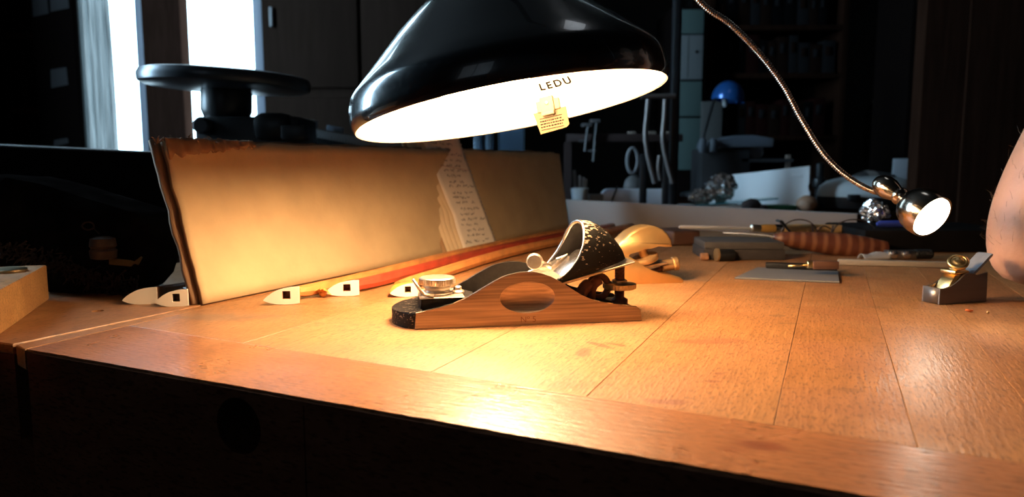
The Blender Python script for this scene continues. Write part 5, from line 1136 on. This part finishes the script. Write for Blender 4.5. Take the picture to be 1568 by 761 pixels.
hb = sv_((.775,.435,.36), .062, nk); hm_ = sv_((.765,.44,.43), .078, hb); ht = sv_((.77,.44,.50), .060, hm_)
shR = sv_((.705,.555,.20), .052, up_); sh2 = sv_((.66,.590,.165), .050, shR)
ua = sv_((.55,.600,.090), .046, sh2); ub = sv_((.455,.603,.040), .036, ua)
par = ub
for k_, (p, r) in enumerate(fore): par = sv_(p, r, par)
palm = sv_(WR+hd_*.035, (.030,.018), par); palm2 = sv_(WR+hd_*.075, (.036,.014), palm)
for j, (off, ln) in enumerate(((-.030,.9),(-.010,1.0),(.010,.95),(.029,.75))):
    b0 = sv_(WR+hd_*.088+sd*off, .0095, palm2); b1 = sv_(WR+hd_*(.088+.038*ln)+sd*off*1.1+pn_*.008, .0088, b0); b2 = sv_(WR+hd_*(.088+.058*ln)+sd*off*1.1+pn_*.026, .0080, b1); sv_(WR+hd_*(.088+.060*ln)+sd*off*1.05+pn_*.045, .0070, b2)
t0 = sv_(WR+hd_*.040-sd*.034+pn_*.006, .0115, palm); t1 = sv_(WR+hd_*.068-sd*.052+pn_*.016, .0105, t0); sv_(WR+hd_*.094-sd*.056+pn_*.026, .0085, t1)
shL = sv_((.865,.27,.20), .052, up_); l1 = sv_((.885,.20,.05), .046, shL); l2 = sv_((.86,.19,-.10), .036, l1); l3 = sv_((.78,.24,-.19), .032, l2); l4 = sv_((.70,.29,-.24), .025, l3); lp = sv_((.655,.315,-.255), (.034,.016), l4)
fdir = V((-.90,.40,-.1)).normalized(); fs_ = V((.4,.9,0)).normalized()
for j, (off, ln) in enumerate(((-.028,.8),(-.009,1.0),(.010,.95),(.028,.75))):
    b0 = sv_(V((.655,.315,-.255))+fdir*.045+fs_*off, .0092, lp); b1 = sv_(V((.655,.315,-.255))+fdir*(.045+.035*ln)+fs_*off, .0085, b0); sv_(V((.655,.315,-.262))+fdir*(.045+.065*ln)+fs_*off, .0072, b1)
q0 = sv_(V((.655,.315,-.25))+fs_*.034, .011, lp); sv_(V((.655,.315,-.255))+fs_*.052+fdir*.035, .009, q0)
fac = V((-.917,.3987,0)); lat = V((.3987,.917,0))
for s_ in (-1,1):
    h0 = sv_(V((.79,.42,-.335))+lat*.085*s_, .085, pelvis); k0 = sv_(V((.79,.42,-.345))+lat*.11*s_+fac*.38, .058, h0); f0_ = sv_(V((.79,.42,-.58))+lat*.11*s_+fac*.36, .050, k0); a0 = sv_(V((.79,.42,-.795))+lat*.11*s_+fac*.34, .036, f0_); sv_(V((.79,.42,-.815))+lat*.12*s_+fac*.46, (.038,.028), a0)
def skin_mesh(name, vs, es, rs, m, parent, sub=2, root=0):
    me = bpy.data.meshes.new(name); me.from_pydata([XF[parent].inverted() @ v for v in vs], es, []); o = bpy.data.objects.new(name, me); COL.objects.link(o); o.parent = parent; XF[o] = XF[parent]
    def s(o):
        md = o.modifiers.new('skin','SKIN'); md.use_smooth_shade = True
        for i, r in enumerate(rs): o.data.skin_vertices[0].data[i].radius = r; o.data.skin_vertices[0].data[i].use_root = (i == root)
        sb = o.modifiers.new('sub','SUBSURF'); sb.levels = sub; sb.render_levels = sub
    with_mod(o, s); o.data.materials.clear(); o.data.materials.append(m)
    for p in o.data.polygons: p.use_smooth = True
    return o
pr = thing('person', 'person with a bare hairy forearm, elbow resting on the bench behind the little steel plane', 'person', (.79,.42,-.398))
body_ = skin_mesh('body', verts, edges, rad, M['skin'], pr)
for v in body_.data.vertices:      # the elbow flattens where it rests on the bench
    w3 = XF[pr] @ v.co
    if w3.x < .62 and -.04 < w3.z < .0009 and w3.y > .5: v.co.z += .0009-w3.z
bm = BM(); blob(bm, (.778,.44,.468), (.084,.088,.075), 3); obj('hair', bm, M['hair'], pr, world=True)
bm = BM(); fcx = V((.765,.44,.43)) + fac*.074
blob(bm, tuple(fcx+V((0,0,-.012))+fac*.008), (.012,.012,.022), 2); obj('nose', bm, M['skin'], pr, world=True)
M['eye'] = mat('eye', (.5,.48,.46), .2); M['lip'] = mat('lips', (.40,.15,.12), .5)
for s_ in (-1,1):
    bm = BM(); blob(bm, tuple(fcx+V((0,0,.008))+lat*.030*s_-fac*.010), (.011,.011,.008), 2); obj('eye', bm, M['eye'], pr, world=True)
    bm = BM(); blob(bm, tuple(V((.765,.44,.425))+lat*.078*s_), (.016,.012,.030), 2); obj('ear', bm, M['skin'], pr, world=True)
bm = BM(); blob(bm, tuple(fcx+V((0,0,-.048))-fac*.012), (.014,.022,.006), 2); obj('mouth', bm, M['lip'], pr, world=True)
def sub_skin(name, ids, pad, m, root):
    mp_ = {i:k for k,i in enumerate(ids)}; es = [(mp_[a],mp_[b]) for a,b in edges if a in mp_ and b in mp_]
    return skin_mesh(name, [verts[i] for i in ids], es, [(rad[i][0]+pad,rad[i][1]+pad) for i in ids], m, pr, 2, mp_[root])
sub_skin('shirt', [pelvis,belly,chest,up_,shR,sh2,ua,shL,l1], .010, M['shirt'], chest)
legs = [pelvis]+[i for i in range(len(verts)) if verts[i].z < -.32 and i != pelvis and not (verts[i].z < -.80)]
sub_skin('trousers', legs, .010, M['trousers'], pelvis)
bm = BM(); rnd = random.Random(9)
for i in range(300):
    f = rnd.random()*3.6+.5; k = int(f); w_ = f-k; p = fore[k][0]*(1-w_)+fore[k+1][0]*w_; r = fore[k][1]*(1-w_)+fore[k+1][1]*w_
    ax_ = (fore[k+1][0]-fore[k][0]).normalized(); s1 = ax_.cross(V((0,1,0))).normalized(); s2 = ax_.cross(s1); a = rnd.uniform(0,2*PI); d = s1*math.cos(a)+s2*math.sin(a)
    b0 = p+d*r*.88; e1 = b0+d*rnd.uniform(.002,.005)+ax_*rnd.uniform(.000,.006); e2 = e1+(d*.3+ax_*rnd.uniform(-.2,1)+V((rnd.uniform(-.5,.5),rnd.uniform(-.5,.5),0)))*rnd.uniform(.003,.006); tube(bm, [b0,e1,e2], [.00010,.00008,.00004], 3, cap=False)
obj('arm_hair', bm, M['hair'], pr, world=True, kind='stuff')
sl = thing('stool', 'round wooden stool under the seated person', 'stool', tuple(V((.80,.42,-BZ))))
obj('seat', lathe(BM(), [(.14,0),(.15,.008),(.15,.026),(.14,.034)], T(0,0,.345), 36), M['darkwood'], sl)
for k in range(3): a = 2*PI*k/3+.3; obj('leg', tube(BM(), [(.15*math.cos(a),.15*math.sin(a),0),(.09*math.cos(a),.09*math.sin(a),.348)], [.014,.017], 12), M['darkwood'], sl)
